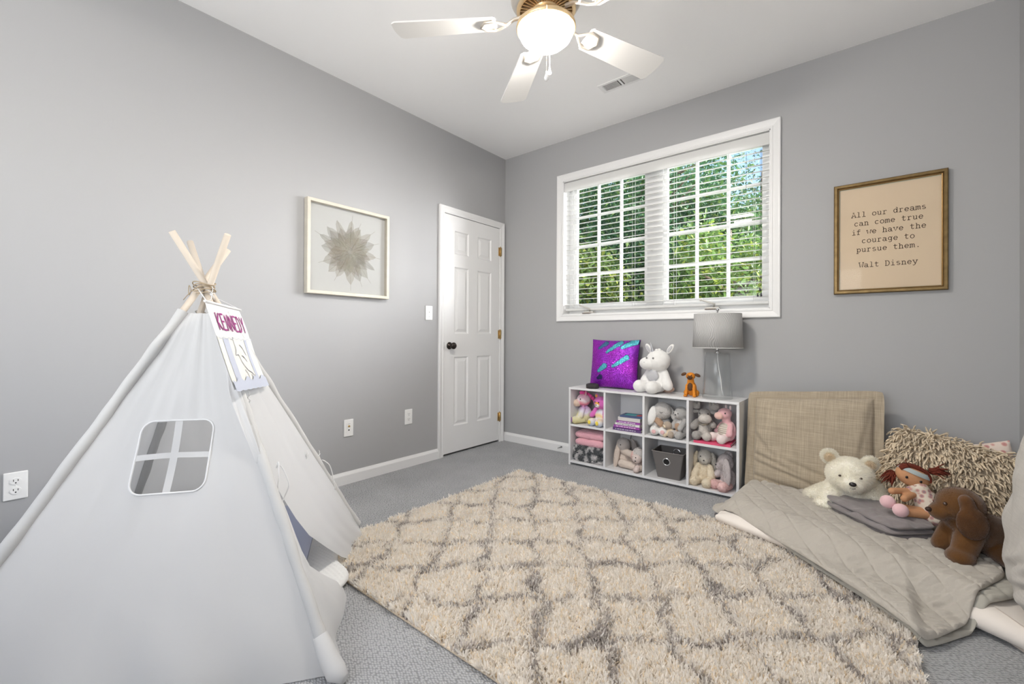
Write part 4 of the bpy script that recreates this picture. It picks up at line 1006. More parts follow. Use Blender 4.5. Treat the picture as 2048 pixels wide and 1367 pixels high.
q = MB(); q.lathe([(.014, 0), (.012, .015), (.0125, .018), (.009, .035), (.0095, .038), (.006, .055), (.001, .075), (0, .076)], 14, M=M4((-.002, -.038, .292), (radians(8), radians(-14), 0))); q.obj('horn', mat('horn_silver', (.45, .45, .47), .4, .6), t)
q = MB(); 
for i in range(7): q.ell((.02 + .006 * sin(i * 2), -.03 + .020 * i, .306 + .004 * sin(i) - .0022 * i * i * .5), (.014, .014, .012), n=10)
q.obj('mane', pw, t)
for p in ((-.022, -.088, .252), (.030, -.086, .252)):
    MB().lathe([(.0035, 0), (.0065, .0), (.0065, .002), (.0035, .002)], 16, M=M4(p, (radians(80), 0, 0)), closed=True).obj('eye', threadm, t)
MB().ell((-.03, -.108, .222), (.0035, .002, .0035), n=8).obj('nostril', psilver, t)
MB().tube([(-.04, .062, .03), (-.01, .085, .02), (.05, .085, .02), (.085, .07, .03)], [.02, .024, .022, .014], 10).obj('tail', plushm('peach', (.72, .52, .42)), t)

# dog figurine
t = thing('dog_figurine', 'small orange sitting dog figurine with brown ears on the shelf top', 'figurine', (-.945, 3.085, SH), (0, 0, radians(6)))
om, bm_ = mat('figurine_orange', (.66, .23, .02), .6, bump=(120, .5, .002), var=(30, .25)), mat('figurine_brown', (.10, .045, .02), .6, bump=(120, .4, .002))
me = blob('body', [E((0, .018, .052), (.034, .036, .050)), K((0, .0, .06), (0, -.008, .105), .026, .022), E((0, -.012, .138), (.030, .030, .026)), E((0, -.038, .130), (.018, .016, .015), m=1), E((0, -.024, .068), (.016, .012, .030), m=1),
    K((-.022, -.015, .075), (-.027, -.03, .008), .010, .010), K((.022, -.015, .075), (.027, -.03, .008), .010, .010), E((-.029, -.040, .008), (.012, .015, .008)), E((.029, -.040, .008), (.012, .015, .008)), E((-.034, .02, .022), (.016, .03, .022)), E((.034, .02, .022), (.016, .03, .022))], [om, bm_], .0026, 3)
part('body', me, t)
for sx in (-1, 1): MB().ell((sx * .044, -.012, .148 - .002 * sx), (.020, .006, .011), rot=(0, radians(24 * sx), radians(10 * sx)), n=12).obj('ear', bm_, t)
for sx in (-1, 1): eye(t, (sx * .011, -.040, .146), .0035)
MB().ell((0, -.055, .134), (.006, .004, .004), n=10).obj('nose', nosem, t)

# table lamp
t = thing('table_lamp', 'table lamp with a clear glass base and grey wavy-grain drum shade', 'lamp', (-.785, 3.115, SH))
gl = mat('lamp_glass', (1, 1, 1), .02); g = gl.node_tree; g.nodes.clear(); o_ = g.nodes.new('ShaderNodeOutputMaterial'); a_ = g.nodes.new('ShaderNodeBsdfTransparent'); a_.inputs[0].default_value = (.975, .98, .98, 1)
gb = g.nodes.new('ShaderNodeBsdfGlossy'); gb.inputs['Roughness'].default_value = .25; gx_ = g.nodes.new('ShaderNodeMixShader'); lw0 = g.nodes.new('ShaderNodeLayerWeight'); lw0.inputs[0].default_value = .08; lw = g.nodes.new('ShaderNodeMath'); lw.operation = 'MULTIPLY_ADD'; lw.inputs[1].default_value = .30; lw.inputs[2].default_value = .03; g.links.new(lw0.outputs['Fresnel'], lw.inputs[0])
g.links.new(lw.outputs[0], gx_.inputs[0]); g.links.new(a_.outputs[0], gx_.inputs[1]); g.links.new(gb.outputs[0], gx_.inputs[2]); g.links.new(gx_.outputs[0], o_.inputs[0])
MB().lathe([(0, .0), (.088, 0), (.093, .004), (.076, .296), (.072, .300), (.018, .300), (.018, .296), (.070, .295), (.073, .290), (.0885, .012), (.084, .008), (0, .008)], 48).obj('glass_base', gl, t)
chrome = mat('chrome', (.75, .75, .76), .15, 1)
MB().lathe([(0, .298), (.020, .298), (.020, .303), (.011, .305), (.010, .33), (.013, .332), (.013, .36), (.006, .362), (.004, .37), (.004, .568), (0, .568)], 20).obj('lamp_stem', chrome, t)
MB().tube([(0, 0, .298), (.002, 0, .25), (.010, 0, .19), (.022, .0, .12), (.027, 0, .06), (.036, .01, .015)], .003, 8).obj('lamp_cord', mat('clear_cord', (.80, .80, .80), .3), t)
shm = mat('shade_fabric', (.50, .495, .49), .85, twosided=.12)
n = shm.node_tree.nodes; L = shm.node_tree.links; b = n['Principled BSDF']; tc = n.new('ShaderNodeTexCoord')
sep = n.new('ShaderNodeSeparateXYZ'); L.new(tc.outputs['Object'], sep.inputs[0]); at2 = n.new('ShaderNodeMath'); at2.operation = 'ARCTAN2'; L.new(sep.outputs['Y'], at2.inputs[0]); L.new(sep.outputs['X'], at2.inputs[1])
nzs = n.new('ShaderNodeTexNoise'); nzs.inputs['Scale'].default_value = 6; nzs.inputs['Detail'].default_value = 1.5; L.new(tc.outputs['Object'], nzs.inputs['Vector'])
mad = n.new('ShaderNodeMath'); mad.operation = 'MULTIPLY_ADD'; mad.inputs[1].default_value = 1.1; L.new(nzs.outputs['Fac'], mad.inputs[0]); L.new(at2.outputs[0], mad.inputs[2])
mu_ = n.new('ShaderNodeMath'); mu_.operation = 'MULTIPLY'; mu_.inputs[1].default_value = 96; L.new(mad.outputs[0], mu_.inputs[0]); sn = n.new('ShaderNodeMath'); sn.operation = 'SINE'; L.new(mu_.outputs[0], sn.inputs[0])
rp_ = n.new('ShaderNodeValToRGB'); rp_.color_ramp.elements[0].color = (.44, .435, .43, 1); rp_.color_ramp.elements[1].color = (.60, .595, .59, 1); rp_.color_ramp.elements[0].position = .3
ma = n.new('ShaderNodeMath'); ma.operation = 'MULTIPLY_ADD'; ma.inputs[1].default_value = .5; ma.inputs[2].default_value = .5; L.new(sn.outputs[0], ma.inputs[0]); L.new(ma.outputs[0], rp_.inputs[0]); L.new(rp_.outputs[0], b.inputs['Base Color'])
bpn = n.new('ShaderNodeBump'); bpn.inputs['Distance'].default_value = .002; bpn.inputs['Strength'].default_value = .6; L.new(ma.outputs[0], bpn.inputs['Height']); L.new(bpn.outputs[0], b.inputs['Normal'])
MB().lathe([(.153, .333), (.1445, .556), (.1425, .556), (.151, .333)], 72, closed=True).obj('lamp_shade', shm, t)
for pr in ([(.1535, .331), (.1545, .333), (.1535, .336), (.151, .333)], [(.1435, .554), (.146, .556), (.1435, .559), (.1415, .556)]): MB().lathe(pr, 72, closed=True).obj('shade_trim', mat('shade_trim', (.62, .62, .61), .8), t)
q = MB()
for k in range(3): a = 2 * PI * k / 3; q.tube([(0, 0, .545), (.143 * cos(a), .143 * sin(a), .552)], .0015, 6)
q.lathe([(0, .568), (.006, .568), (.004, .575), (.012, .583), (.012, .590), (.006, .597), (0, .598)], 16); q.obj('finial', chrome, t)

# ------------------------------------------------------------------ toys in the upper cubes
def ramp_plush(name, stops, axis='Z', scale=1.0, lo=0, hi=.26):
    """dyed colour bands that stay with the toy"""
    m = mat(name, (.5, .5, .5), .95, sheen=.35, spec=.1); n = m.node_tree.nodes; L = m.node_tree.links
    tc = n.new('ShaderNodeTexCoord'); s = n.new('ShaderNodeSeparateXYZ'); L.new(tc.outputs['Object'], s.inputs[0]); nz = n.new('ShaderNodeTexNoise'); nz.inputs['Scale'].default_value = 14; L.new(tc.outputs['Object'], nz.inputs[0])
    mr = n.new('ShaderNodeMapRange'); mr.inputs[1].default_value = lo; mr.inputs[2].default_value = hi; L.new(s.outputs[axis], mr.inputs[0])
    ad = n.new('ShaderNodeMath'); ad.operation = 'MULTIPLY_ADD'; ad.inputs[1].default_value = .35; L.new(nz.outputs['Fac'], ad.inputs[0]); L.new(mr.outputs[0], ad.inputs[2])
    sb = n.new('ShaderNodeMath'); sb.operation = 'SUBTRACT'; sb.inputs[1].default_value = .17; L.new(ad.outputs[0], sb.inputs[0])
    r = n.new('ShaderNodeValToRGB'); L.new(sb.outputs[0], r.inputs[0]); e = r.color_ramp.elements
    while len(e) < len(stops): e.new(.5)
    for k, (p, c) in enumerate(stops): e[k].position = p; e[k].color = (*c, 1)
    L.new(r.outputs[0], n['Principled BSDF'].inputs['Base Color'])
    bpz = n.new('ShaderNodeTexNoise'); bpz.inputs['Scale'].default_value = 170; L.new(tc.outputs['Object'], bpz.inputs[0]); b_ = n.new('ShaderNodeBump'); b_.inputs['Distance'].default_value = .002; b_.inputs['Strength'].default_value = .5
    L.new(bpz.outputs['Fac'], b_.inputs['Height']); L.new(b_.outputs[0], n['Principled BSDF'].inputs['Normal'])
    return m
rb = ramp_plush('plush_rainbow', [(.0, (.70, .62, .30)), (.22, (.72, .68, .40)), (.36, (.72, .70, .78)), (.5, (.50, .30, .55)), (.62, (.80, .22, .30)), (.74, (.78, .70, .72)), (1, (.75, .12, .36))])
t = thing('rainbow_pony_plush', 'tie-dyed rainbow plush pony at the left of the first upper cube', 'plush toy', (-1.775, 3.11, Z1), (0, 0, radians(-52)))
me = blob('body', [E((0, .0, .07), (.05, .055, .07)), E((.0, -.012, .185), (.048, .056, .052)), E((.0, -.062, .160), (.030, .036, .030), m=1), K((-.035, -.02, .12), (-.05, -.045, .06), .018, .022), K((.035, -.02, .12), (.05, -.045, .06), .018, .022),
    K((-.03, -.02, .032), (-.04, -.085, .032), .024, .030), K((.03, -.02, .032), (.045, -.085, .032), .024, .030)], [rb, plushm('pony_muzzle', (.68, .52, .42))], .0042, 4, fur=(5000, .005, .0016), seed=2)
part('body', me, t)
for sx in (-1, 1): ear_mesh((sx * .034, -.0, .238), (.013, .008, .024), (0, radians(18 * sx), 0), [rb, mat('glitter_gold', (.6, .5, .2), .4, .5)]).obj('ear', [rb, mat('glitter_gold', (.6, .5, .2), .4, .5)], t)
q = MB()
for i in range(9): q.ell((.004 * sin(i * 2.2), -.03 + .018 * i, .238 - .0035 * i * i * .5 + .004), (.018, .018, .016), n=10)
q.obj('mane', plushm('hot_pink', (.80, .08, .34)), t)
sphere_eyes(t, ((-.040, -.045, .195), (.040, -.045, .195)), .006)
for sx in (-1, 1): MB().ell((sx * .043, -.113, .032), (.020, .006, .021), n=12).obj('hoof_pad', plushm('purple', (.26, .12, .32)), t)

vio = plushm('violet_pink', (.68, .16, .50)); yel = plushm('yellow', (.85, .66, .08)); org = plushm('orange_face', (.85, .40, .05)); rbody = ramp_plush('plush_pastel', [(0, (.50, .58, .70)), (.3, (.75, .74, .76)), (.5, (.80, .62, .30)), (.65, (.72, .74, .80)), (1, (.75, .70, .76))], lo=0, hi=.15)
t = thing('pastel_bear_plush', 'pastel plush bear with a magenta head at the right of the first upper cube', 'plush toy', (-1.625, 3.10, Z1), (0, 0, radians(-10)))
me = blob('body', [E((0, .005, .065), (.052, .045, .065), m=1), E((0, -.005, .178), (.060, .052, .050), m=0), E((0, -.036, .176), (.036, .022, .030), m=2), E((0, -.052, .160), (.020, .016, .015), m=3), K((-.045, -.01, .12), (-.068, -.03, .075), .018, .020, m=0), K((.045, -.01, .12), (.06, -.03, .075), .018, .020, m=0),
    K((-.03, -.02, .03), (-.036, -.075, .032), .024, .031, m=1), K((.03, -.02, .03), (.036, -.075, .032), .024, .031, m=1)], [vio, rbody, org, pw], .004, 4, fur=(5000, .0045, .0015), seed=3)
part('body', me, t)
for sx in (-1, 1): ear_mesh((sx * .045, .0, .226), (.018, .010, .018), (0, 0, 0), [vio, org]).obj('ear', [vio, org], t)
sphere_eyes(t, ((-.018, -.060, .186), (.018, -.060, .186)), .0055)
MB().ell((0, -.068, .166), (.006, .004, .0045), n=10).obj('nose', mat('nose_brown', (.12, .04, .03), .4), t)
for sx in (-1, 1): MB().ell((sx * .037, -.105, .033), (.015, .005, .017), n=12).obj('foot_pad', yel, t)

# stack of books
def book(label, x0, x1, y0, y1, z, th, cov, rot, marks=0, hard=True, page=(.74, .72, .66), mk=(.8, .8, .8), mseed=0, group='books stacked in the second upper cube', name='book'):
    t = thing(name, label, 'book', ((x0 + x1) / 2, (y0 + y1) / 2, z), (0, 0, radians(rot)), group)
    hx, hy = (x1 - x0) / 2, (y1 - y0) / 2; cm = mat('cover_%d' % (int(cov[0] * 999) * 7 + int(cov[1] * 999) * 3 + int(cov[2] * 999)), cov, .45, spec=.4)
    q = MB(); c = .0018; q.cbox((-hx, -hy, 0), (hx, hy, c), .0006).cbox((-hx, -hy, th - c), (hx, hy, th), .0006).cbox((-hx, -hy, 0), (hx, -hy + .0022, th), .0006); q.obj('cover', cm, t)
    MB().box((-hx + .003, -hy + .003, c), (hx - .004, hy - .003, th - c)).obj('pages', mat('book_pages', page, .9, bump=(500, .4, .001)), t)
    if marks:
        r_ = random.Random(mseed); q = MB(); x = -hx + .02
        while x < hx - .04:
            l_ = r_.uniform(.006, .02); q.box((x, -hy - .0004, th * .34), (x + l_, -hy + .0004, th * .66)); x += l_ + r_.uniform(.003, .008)
        q.obj('spine_lettering', mat('ink_%d%d' % (int(mk[0] * 99), int(mk[2] * 99)), mk, .6), t)
    return t
bz = Z1
book('dark purple paperback at the bottom of the book stack', -1.492, -1.275, 3.025, 3.20, bz, .020, (.10, .045, .16), 1, 1, mk=(.45, .42, .5), mseed=1); bz += .020
book('magenta-purple paperback, second from the bottom of the book stack', -1.488, -1.285, 3.030, 3.20, bz, .017, (.30, .06, .34), 0, 1, mk=(.75, .6, .75), mseed=2); bz += .017
book('white book with small spine lettering in the middle of the stack', -1.478, -1.285, 3.035, 3.19, bz, .016, (.74, .73, .72), -1, 1, mk=(.15, .12, .16), mseed=3); bz += .016
book('violet-blue book above the white one in the stack', -1.474, -1.290, 3.045, 3.19, bz, .015, (.22, .20, .48), 2, 1, mk=(.75, .75, .8), mseed=4); bz += .015
book('thick book with pale grey page edges near the top of the stack', -1.462, -1.290, 3.05, 3.18, bz, .028, (.62, .60, .58), 0, 0, mseed=5); bz += .028
tb = book('dark blue book with a turquoise and red cover on top of the stack', -1.452, -1.282, 3.055, 3.18, bz, .013, (.06, .09, .20), 5, 0)
q = MB(); q.box((-.06, -.035, .0131), (.03, .045, .0135)); q.obj('cover_picture', mat('cover_teal', (.04, .36, .40), .4), tb)
MB().ell((.045, -.005, .0133), (.024, .030, .0006), n=14).obj('cover_spot', mat('cover_red', (.60, .06, .05), .4), tb)

# third upper cube: lamb, sloth, small brown animal
t = thing('floppy_lamb_plush', 'white plush lamb with long floppy ears curled up in the third upper cube', 'plush toy', (-1.16, 3.12, Z1), (0, 0, radians(10)))
me = blob('body', [E((-.005, .01, .068), (.068, .058, .068)), E((.012, -.022, .168), (.064, .056, .062), m=1), E((-.078, -.03, .085), (.028, .028, .030)), K((-.035, -.04, .04), (-.03, -.088, .036), .026, .032), K((.02, -.04, .04), (.028, -.090, .034), .026, .030), K((-.04, -.03, .115), (.01, -.075, .085), .020, .022, m=2)], [pw, plgrey, pbrown], .0045, 4, wrinkle=.002, fur=(10000, .0055, .0017), seed=4)
part('body', me, t)
q = MB(); q.ell((-.052, -.058, .138), (.030, .016, .068), 0, (radians(-10), radians(12), 0), n=16); q.obj('ear', pw, t)
q = MB(); q.ell((.080, -.02, .150), (.020, .014, .060), 0, (radians(-6), radians(-26), 0), n=16); q.obj('ear', plgrey, t)
MB().tube([(.004, -.078, .166), (.012, -.082, .160), (.022, -.079, .166)], .0016, 6).obj('closed_eye', threadm, t)
for sx in (-.03, .028): MB().ell((sx, -.119, .034), (.015, .005, .015), n=12).obj('foot_pad', ppink, t)
t = thing('tan_pup_plush', 'small tan and cream plush pup tucked against the white lamb', 'plush toy', (-1.075, 3.045, Z1), (0, 0, radians(-15)))
me = blob('body', [E((0, .01, .030), (.032, .03, .030)), E((-.012, -.006, .082), (.032, .028, .026), m=1), E((-.02, -.03, .075), (.014, .012, .011), m=0), E((.022, -.018, .024), (.022, .022, .024), m=1), E((-.022, -.022, .018), (.018, .02, .017), m=0)], [plushm('tan_cream', (.70, .58, .42)), plushm('tan_grey', (.42, .34, .27))], .003, 3)
part('body', me, t); sphere_eyes(t, ((-.03, -.026, .09),), .003)
MB().ell((-.022, -.042, .078), (.004, .003, .003), n=8).obj('nose', nosem, t)
t = thing('sloth_plush', 'grey plush sloth with a pale mask at the right of the third upper cube', 'plush toy', (-1.005, 3.09, Z1), (0, 0, radians(-25)))
me = blob('body', [E((0, 0, .065), (.042, .040, .066), m=1), E((0, -.006, .168), (.048, .044, .046), m=0), E((-.008, -.034, .164), (.030, .020, .026), m=1), K((-.035, -.01, .12), (-.035, -.05, .075), .016, .018, m=0), K((.035, -.01, .12), (.03, -.05, .07), .016, .018, m=0), K((-.02, -.02, .03), (-.026, -.065, .025), .020, .026, m=1), K((.022, -.02, .03), (.03, -.065, .024), .020, .026, m=0), E((0, -.038, .075), (.026, .012, .026), m=2)], [pgrey, plgrey, pbrown], .004, 4, fur=(4500, .006, .0016), seed=5)
part('body', me, t); sphere_eyes(t, ((-.026, -.050, .170), (.012, -.052, .170)), .004); MB().ell((-.008, -.054, .160), (.006, .004, .005), n=8).obj('nose', nosem, t)
for sx in (-1, 1): MB().ell((sx * .046, .004, .170), (.010, .007, .012), n=10).obj('ear', pgrey, t)

# fourth upper cube: moose, pink dragon, pink book
book('flat pink and white picture book under the toys in the fourth upper cube', -.905, -.682, 3.005, 3.19, Z1, .016, (.68, .08, .17), 2, 0, page=(.80, .70, .70), group=None, name='picture_book')
PB = Z1 + .016
t = thing('moose_plush', 'grey plush moose with broad antlers in the fourth upper cube', 'plush toy', (-.86, 3.10, PB), (0, 0, radians(4)))
pmoose = plushm('moose', (.36, .34, .32), var=(60, .35)); pml = plushm('moose_light', (.56, .52, .48), var=(60, .3))
me = blob('body', [E((0, 0, .062), (.048, .045, .062)), E((.0, -.028, .066), (.030, .024, .040), m=1), E((0, -.005, .160), (.040, .040, .040)), E((.014, -.058, .140), (.042, .034, .030), m=1), K((-.045, -.01, .11), (-.058, -.055, .085), .018, .025, m=0), K((.042, -.01, .11), (.06, -.04, .10), .016, .020, m=0), K((-.022, -.02, .028), (-.034, -.078, .030), .022, .030, m=0), K((.024, -.02, .028), (.030, -.078, .028), .022, .029, m=1)], [pmoose, pml], .004, 4, fur=(9000, .0045, .0016), seed=6)
part('body', me, t)
for sx in (-1, 1):
    q = MB(); q.ell((sx * .060, -.004, .212), (.034, .010, .020), rot=(0, radians(-12 * sx), 0), n=14)
    for k in range(3): q.ell((sx * (.036 + .022 * k), -.004, .228), (.010, .009, .016), n=10)
    q.obj('antler', pmoose, t)
    MB().ell((sx * .055, -.002, .176), (.026, .007, .011), rot=(0, radians(8 * sx), 0), n=12).obj('ear', pmoose, t)
sphere_eyes(t, ((-.022, -.042, .172), (.030, -.044, .172)), .0045)
MB().tube([(-.03, -.03, .105), (0, -.055, .098), (.035, -.03, .106)], .006, 8).obj('ribbon_collar', mat('collar_glitter', (.45, .40, .33), .4, .4), t)
t = thing('pink_dragon_plush', 'pink plush dragon with a striped ribbed belly in the fourth upper cube', 'plush toy', (-.720, 3.095, PB), (0, 0, radians(-38)))
belly = mat('ribbed_belly', (.66, .60, .52), .9, bump=(26, 1, .004, 'wave')); bw_ = [x for x in belly.node_tree.nodes if x.type == 'TEX_WAVE'][0]; bw_.bands_direction = 'Z'
pk2 = plushm('soft_pink', (.76, .44, .46)); pkw = plushm('pink_white', (.80, .68, .66))
me = blob('body', [E((0, .01, .070), (.050, .045, .070), m=0), E((0, -.02, .070), (.042, .032, .056), m=1), K((0, 0, .12), (.0, -.01, .165), .026, .028, m=0), E((0, -.018, .182), (.040, .046, .036), m=0), E((0, -.062, .170), (.030, .026, .024), m=3), K((-.04, -.005, .11), (-.058, -.03, .06), .014, .018, m=0), K((.04, -.005, .11), (.058, -.03, .06), .014, .018, m=0), K((-.025, -.02, .028), (-.04, -.075, .028), .020, .030, m=2), K((.025, -.02, .028), (.042, -.075, .028), .020, .031, m=2)], [pk2, belly, pkw, plushm('salmon', (.78, .50, .44))], .004, 4, fur=None)
part('body', me, t)
for sx in (-1, 1): MB().ell((sx * .020, .008, .222), (.007, .007, .016), n=10).obj('horn', pkw, t)
sphere_eyes(t, ((-.034, -.042, .190), (.034, -.042, .190)), .0055)

# ------------------------------------------------------------------ lower cubes
def folded(name, label, cat, x0, x1, y0, y1, z, layers, th, m, seed, wr=.004, top=None):
    t = thing(name, label, cat, ((x0 + x1) / 2, (y0 + y1) / 2, z)); q = MB(); hx, hy = (x1 - x0) / 2, (y1 - y0) / 2
    for k in range(layers):
        dx = .004 * sin(k * 2 + seed); i_ = .006 * (k % 2)
        slab(q, [(-hx + .01 + dx, -hy + i_), (0, -hy - .002 + i_), (hx - .01, -hy + i_), (hx, -hy * .5), (hx, hy * .6), (hx - .01, hy), (-hx + .01, hy), (-hx + dx, hy * .6), (-hx + dx, -hy * .5)], k * th * .93, th, nt=12, per=10, p=7, wr=(wr, 18, seed + k), top_fn=top)
    q.obj('folded_layers', m, t); return t
knitp = mat('knit_pink', (.74, .38, .44), .95, sheen=.4, bump=(70, .8, .004, 'voronoi'))
folded('pink_knit_blanket', 'folded pink blanket in the bottom left cube', 'blanket', -1.825, -1.575, 3.03, 3.23, Z0 + .118, 2, .060, knitp, 1, .006)
t = folded('fluffy_blanket', 'folded mottled grey and white fluffy blanket under the pink blanket', 'blanket', -1.828, -1.575, 3.025, 3.23, Z0, 2, .062, mat('fluffy_base', (.55, .55, .55), .95), 4, .006)
fo = [c for c in t.children][0]; P_, N_, _ = sample_surface(fo.data, 42000, 3)
cf_ = np.array([N((p[0], p[1] * .7, p[2]), 30, 5) for p in P_]); cc = np.where((cf_ > -.07)[:, None], np.array([[.80, .78, .78]]), np.array([[.13, .14, .15]])) * (.85 + .3 * np.random.default_rng(1).random((len(P_), 1)))
V_, F_, NR_, ri_, _ = blades(P_, N_, .012, .003, np.random.default_rng(2).normal(size=P_.shape) * .5, 4, curl=.7)
link('fluff', nmesh('fluff', V_, None, F_, [attr_mat('fluff_yarn', .95, sheen=.3, twosided=.3)], col=cc[ri_], smooth=False), t)

def bunny(label, loc, rz, mats_, prims, ears, eyes, nose, seed, nosemat=None, name='bunny_plush', furn=9000, furl=.006, group=None):
    t = thing(name, label, 'plush toy', loc, (0, 0, radians(rz)), group)
    part('body', blob('body', prims, mats_, .0045, 4, wrinkle=.0015, fur=(furn, furl, .0017), seed=seed), t)
    for c, r_, rot, mi in ears:
        me = blob('ear', [E(c, r_, tuple(radians(a) for a in rot))], [mats_[mi]], .004, 2, fur=(1800, furl, .0017), seed=seed + 1); part('ear', me, t)
    sphere_eyes(t, eyes, .005)
    if nose: MB().ell(nose, (.006, .004, .004), n=10).obj('nose', nosemat or nosem, t)
    return t
pbun = plushm('bunny_beige', (.66, .57, .50)); pbun2 = plushm('bunny_taupe', (.47, .43, .41)); plam = plushm('pup_cream', (.74, .64, .60))
bunny('beige plush bunny with drooping ears slumped in the second lower cube', (-1.44, 3.13, Z0), 20, [pbun, pbun2],
      [E((0, .02, .06), (.058, .055, .060)), E((-.012, -.005, .165), (.052, .050, .050), m=1), K((-.01, -.02, .12), (.085, -.07, .10), .024, .026), K((-.02, -.05, .035), (.11, -.105, .028), .028, .026), K((.04, 0, .05), (.10, .0, .05), .026, .028)],
      [((-.058, -.030, .090), (.021, .015, .105), (-4, 8, 0), 0), ((.062, .02, .150), (.022, .018, .060), (0, -18, 0), 1)], ((-.03, -.05, .17),), None, 11)
bunny('small cream plush pup with a black nose leaning on the beige bunny', (-1.315, 3.10, Z0), 14, [plam, plushm('pup_grey', (.60, .57, .55)), plushm('pup_pink', (.74, .52, .48))],
      [E((.01, .03, .055), (.045, .045, .055)), E((-.002, -.018, .120), (.046, .044, .050), m=1), E((-.010, -.052, .098), (.032, .026, .034), m=0), E((-.036, -.030, .112), (.018, .022, .036), m=2), K((0, -.02, .04), (-.01, -.08, .022), .022, .020)],
      [((.030, -.030, .108), (.014, .016, .044), (0, -8, 0), 0)], ((-.014, -.074, .108),), (-.016, -.080, .085), 12, name='pup_plush')

# storage bin
t = thing('storage_bin', 'grey fabric storage bin with metal ring handles in the third lower cube', 'storage bin', (-1.085, 3.115, Z0), (0, 0, radians(2)))
bmz = mat('bin_fabric', (.145, .135, .13), .8, bump=(500, .4, .001)); bmi = mat('bin_lining', (.10, .095, .09), .9)
w0_, w1_, d0_, d1_, hb_ = .077, .108, .070, .095, .185
def bin_ring(wx, dy, z, r=.008):
    return [(wx * cos_ - 0 if False else sx * (wx - r) + r * cos(a), sy * (dy - r) + r * sin(a), z) for (sx, sy, a0) in ((1, 1, 0), (-1, 1, 90), (-1, -1, 180), (1, -1, 270)) for a in [radians(a0 + 30 * k) for k in range(4)]]
cos_ = 1
rings = [bin_ring(w0_, d0_, 0), bin_ring(w0_ + .0, d0_ + .0, .002), bin_ring(w1_, d1_, hb_), bin_ring(w1_ - .004, d1_ - .004, hb_), bin_ring(w0_ - .004, d0_ - .004, .005)]
q = MB(); vs = sum(rings, []); k_ = 16; fs = []; 
for i in range(4):
    for j in range(k_): fs.append((i * k_ + j, i * k_ + (j + 1) % k_, (i + 1) * k_ + (j + 1) % k_, (i + 1) * k_ + j))
fs += [tuple(range(k_))[::-1], tuple(range(4 * k_, 5 * k_))]; q.add(vs, fs); q.obj('bin_body', bmz, t)
q = MB(); rr = bin_ring(w1_ + .001, d1_ + .001, hb_ - .001); q.tube(rr, .0028, 6, closed=True); q.obj('rim_binding', mat('bin_piping', (.24, .22, .21), .8), t)
slope = math.atan2(d1_ - d0_, hb_)
for sy, nm in ((-1, 'front'), (1, 'back')):
    zc_ = .118 if sy < 0 else .150; yc = sy * (d0_ + (d1_ - d0_) * zc_ / hb_ - (0 if sy < 0 else .008)); T = M4((-.008 if sy < 0 else .012, yc, zc_), (radians(90) + slope * (1 if sy < 0 else -1), 0, 0))
    q = MB(); q.lathe([(.0195, -.002), (.0275, -.002), (.0275, .0015), (.0235, .0035), (.0195, .0015)], 32, closed=True, M=T); go_ = q.obj('grommet', chrome, t)
    if sy < 0: MB().lathe([(0, .0006), (.0195, .0006)], 24, M=T).obj('grommet_hole', black_m, go_)

pcb, pcy = plushm('oat_grey', (.56, .53, .48)), plushm('oat_cream', (.74, .65, .50))
bunny('cream plush bunny with long grey-beige ears, left in the bottom right cube', (-.858, 3.11, Z0), -4, [pcy, pcb],
      [E((0, .0, .070), (.050, .045, .070)), E((0, -.006, .178), (.046, .044, .050), m=1), E((.008, -.034, .160), (.026, .020, .022), m=1), K((-.038, -.02, .12), (-.050, -.055, .062), .018, .025), K((.038, -.02, .12), (.055, -.050, .070), .018, .026), K((-.025, -.02, .028), (-.045, -.078, .028), .022, .032), K((.025, -.02, .028), (.038, -.078, .028), .022, .032)],
      [((-.068, -.005, .140), (.018, .014, .075), (0, 14, 0), 0), ((.055, .006, .150), (.018, .014, .066), (0, -12, 0), 1)], ((-.014, -.046, .188),), (.010, -.055, .166), 13, furn=12000)
plg = plushm('mauve_grey', (.52, .47, .47)); prs = plushm('foot_rose', (.74, .50, .48))
bunny('pale grey plush bunny with rosy feet and big ears, right in the bottom right cube', (-.715, 3.10, Z0), -26, [plg, prs],
      [E((0, .0, .066), (.045, .044, .068)), E((-.012, -.008, .168), (.048, .048, .056)), E((-.040, -.035, .140), (.022, .022, .026)), K((-.03, -.02, .12), (-.045, -.05, .085), .018, .02), K((-.02, -.02, .028), (-.036, -.080, .030), .022, .032, m=1), K((.025, -.02, .028), (.028, -.082, .030), .022, .033, m=1)],
      [((.030, -.050, .120), (.030, .015, .088), (-6, -10, 0), 0), ((-.02, .03, .205), (.030, .02, .03), (0, 0, 0), 0)], ((-.046, -.056, .150),), None, 14, furn=12000)

# ------------------------------------------------------------------ cosy corner on the floor
RZ = .030
mpoly = [(-.645, 2.545), (-.60, 2.50), (-.30, 2.385), (-.08, 2.285), (.20, 2.215), (.42, 2.10), (.49, 2.02), (.56, 1.92), (.565, 2.4), (.560, 3.18), (.1, 3.19), (-.45, 3.19), (-.50, 2.98), (-.62, 2.72)]
t = thing('floor_mattress', 'thin white comforter mattress lying on the floor in the corner', 'mattress', (0, 2.7, .001)); MI = Matrix.Translation((0, -2.7, 0))
q = MB(); on_rug = lambda x, y: .010 * max(0, min(1, (.12 - x) / .05)) * max(0, min(1, (2.56 - y) / .04))
slab(q, mpoly, 0, .088, base=on_rug, nt=26, per=16, p=9, wr=(.014, 6, 2), center=(0, 2.75), M=MI)
q.obj('comforter_body', mat('comforter_white', (.80, .74, .68), .9, bump=(30, .25, .004), sheen=.2), t)
def mdist(x, y): # distance inside the front edge of the mattress (positive = over it)
    yf = float(np.interp(x, [-.66, -.30, -.08, .20, .545], [2.58, 2.385, 2.285, 2.215, 2.0]))
    return min((y - yf) * .88, x + .64)
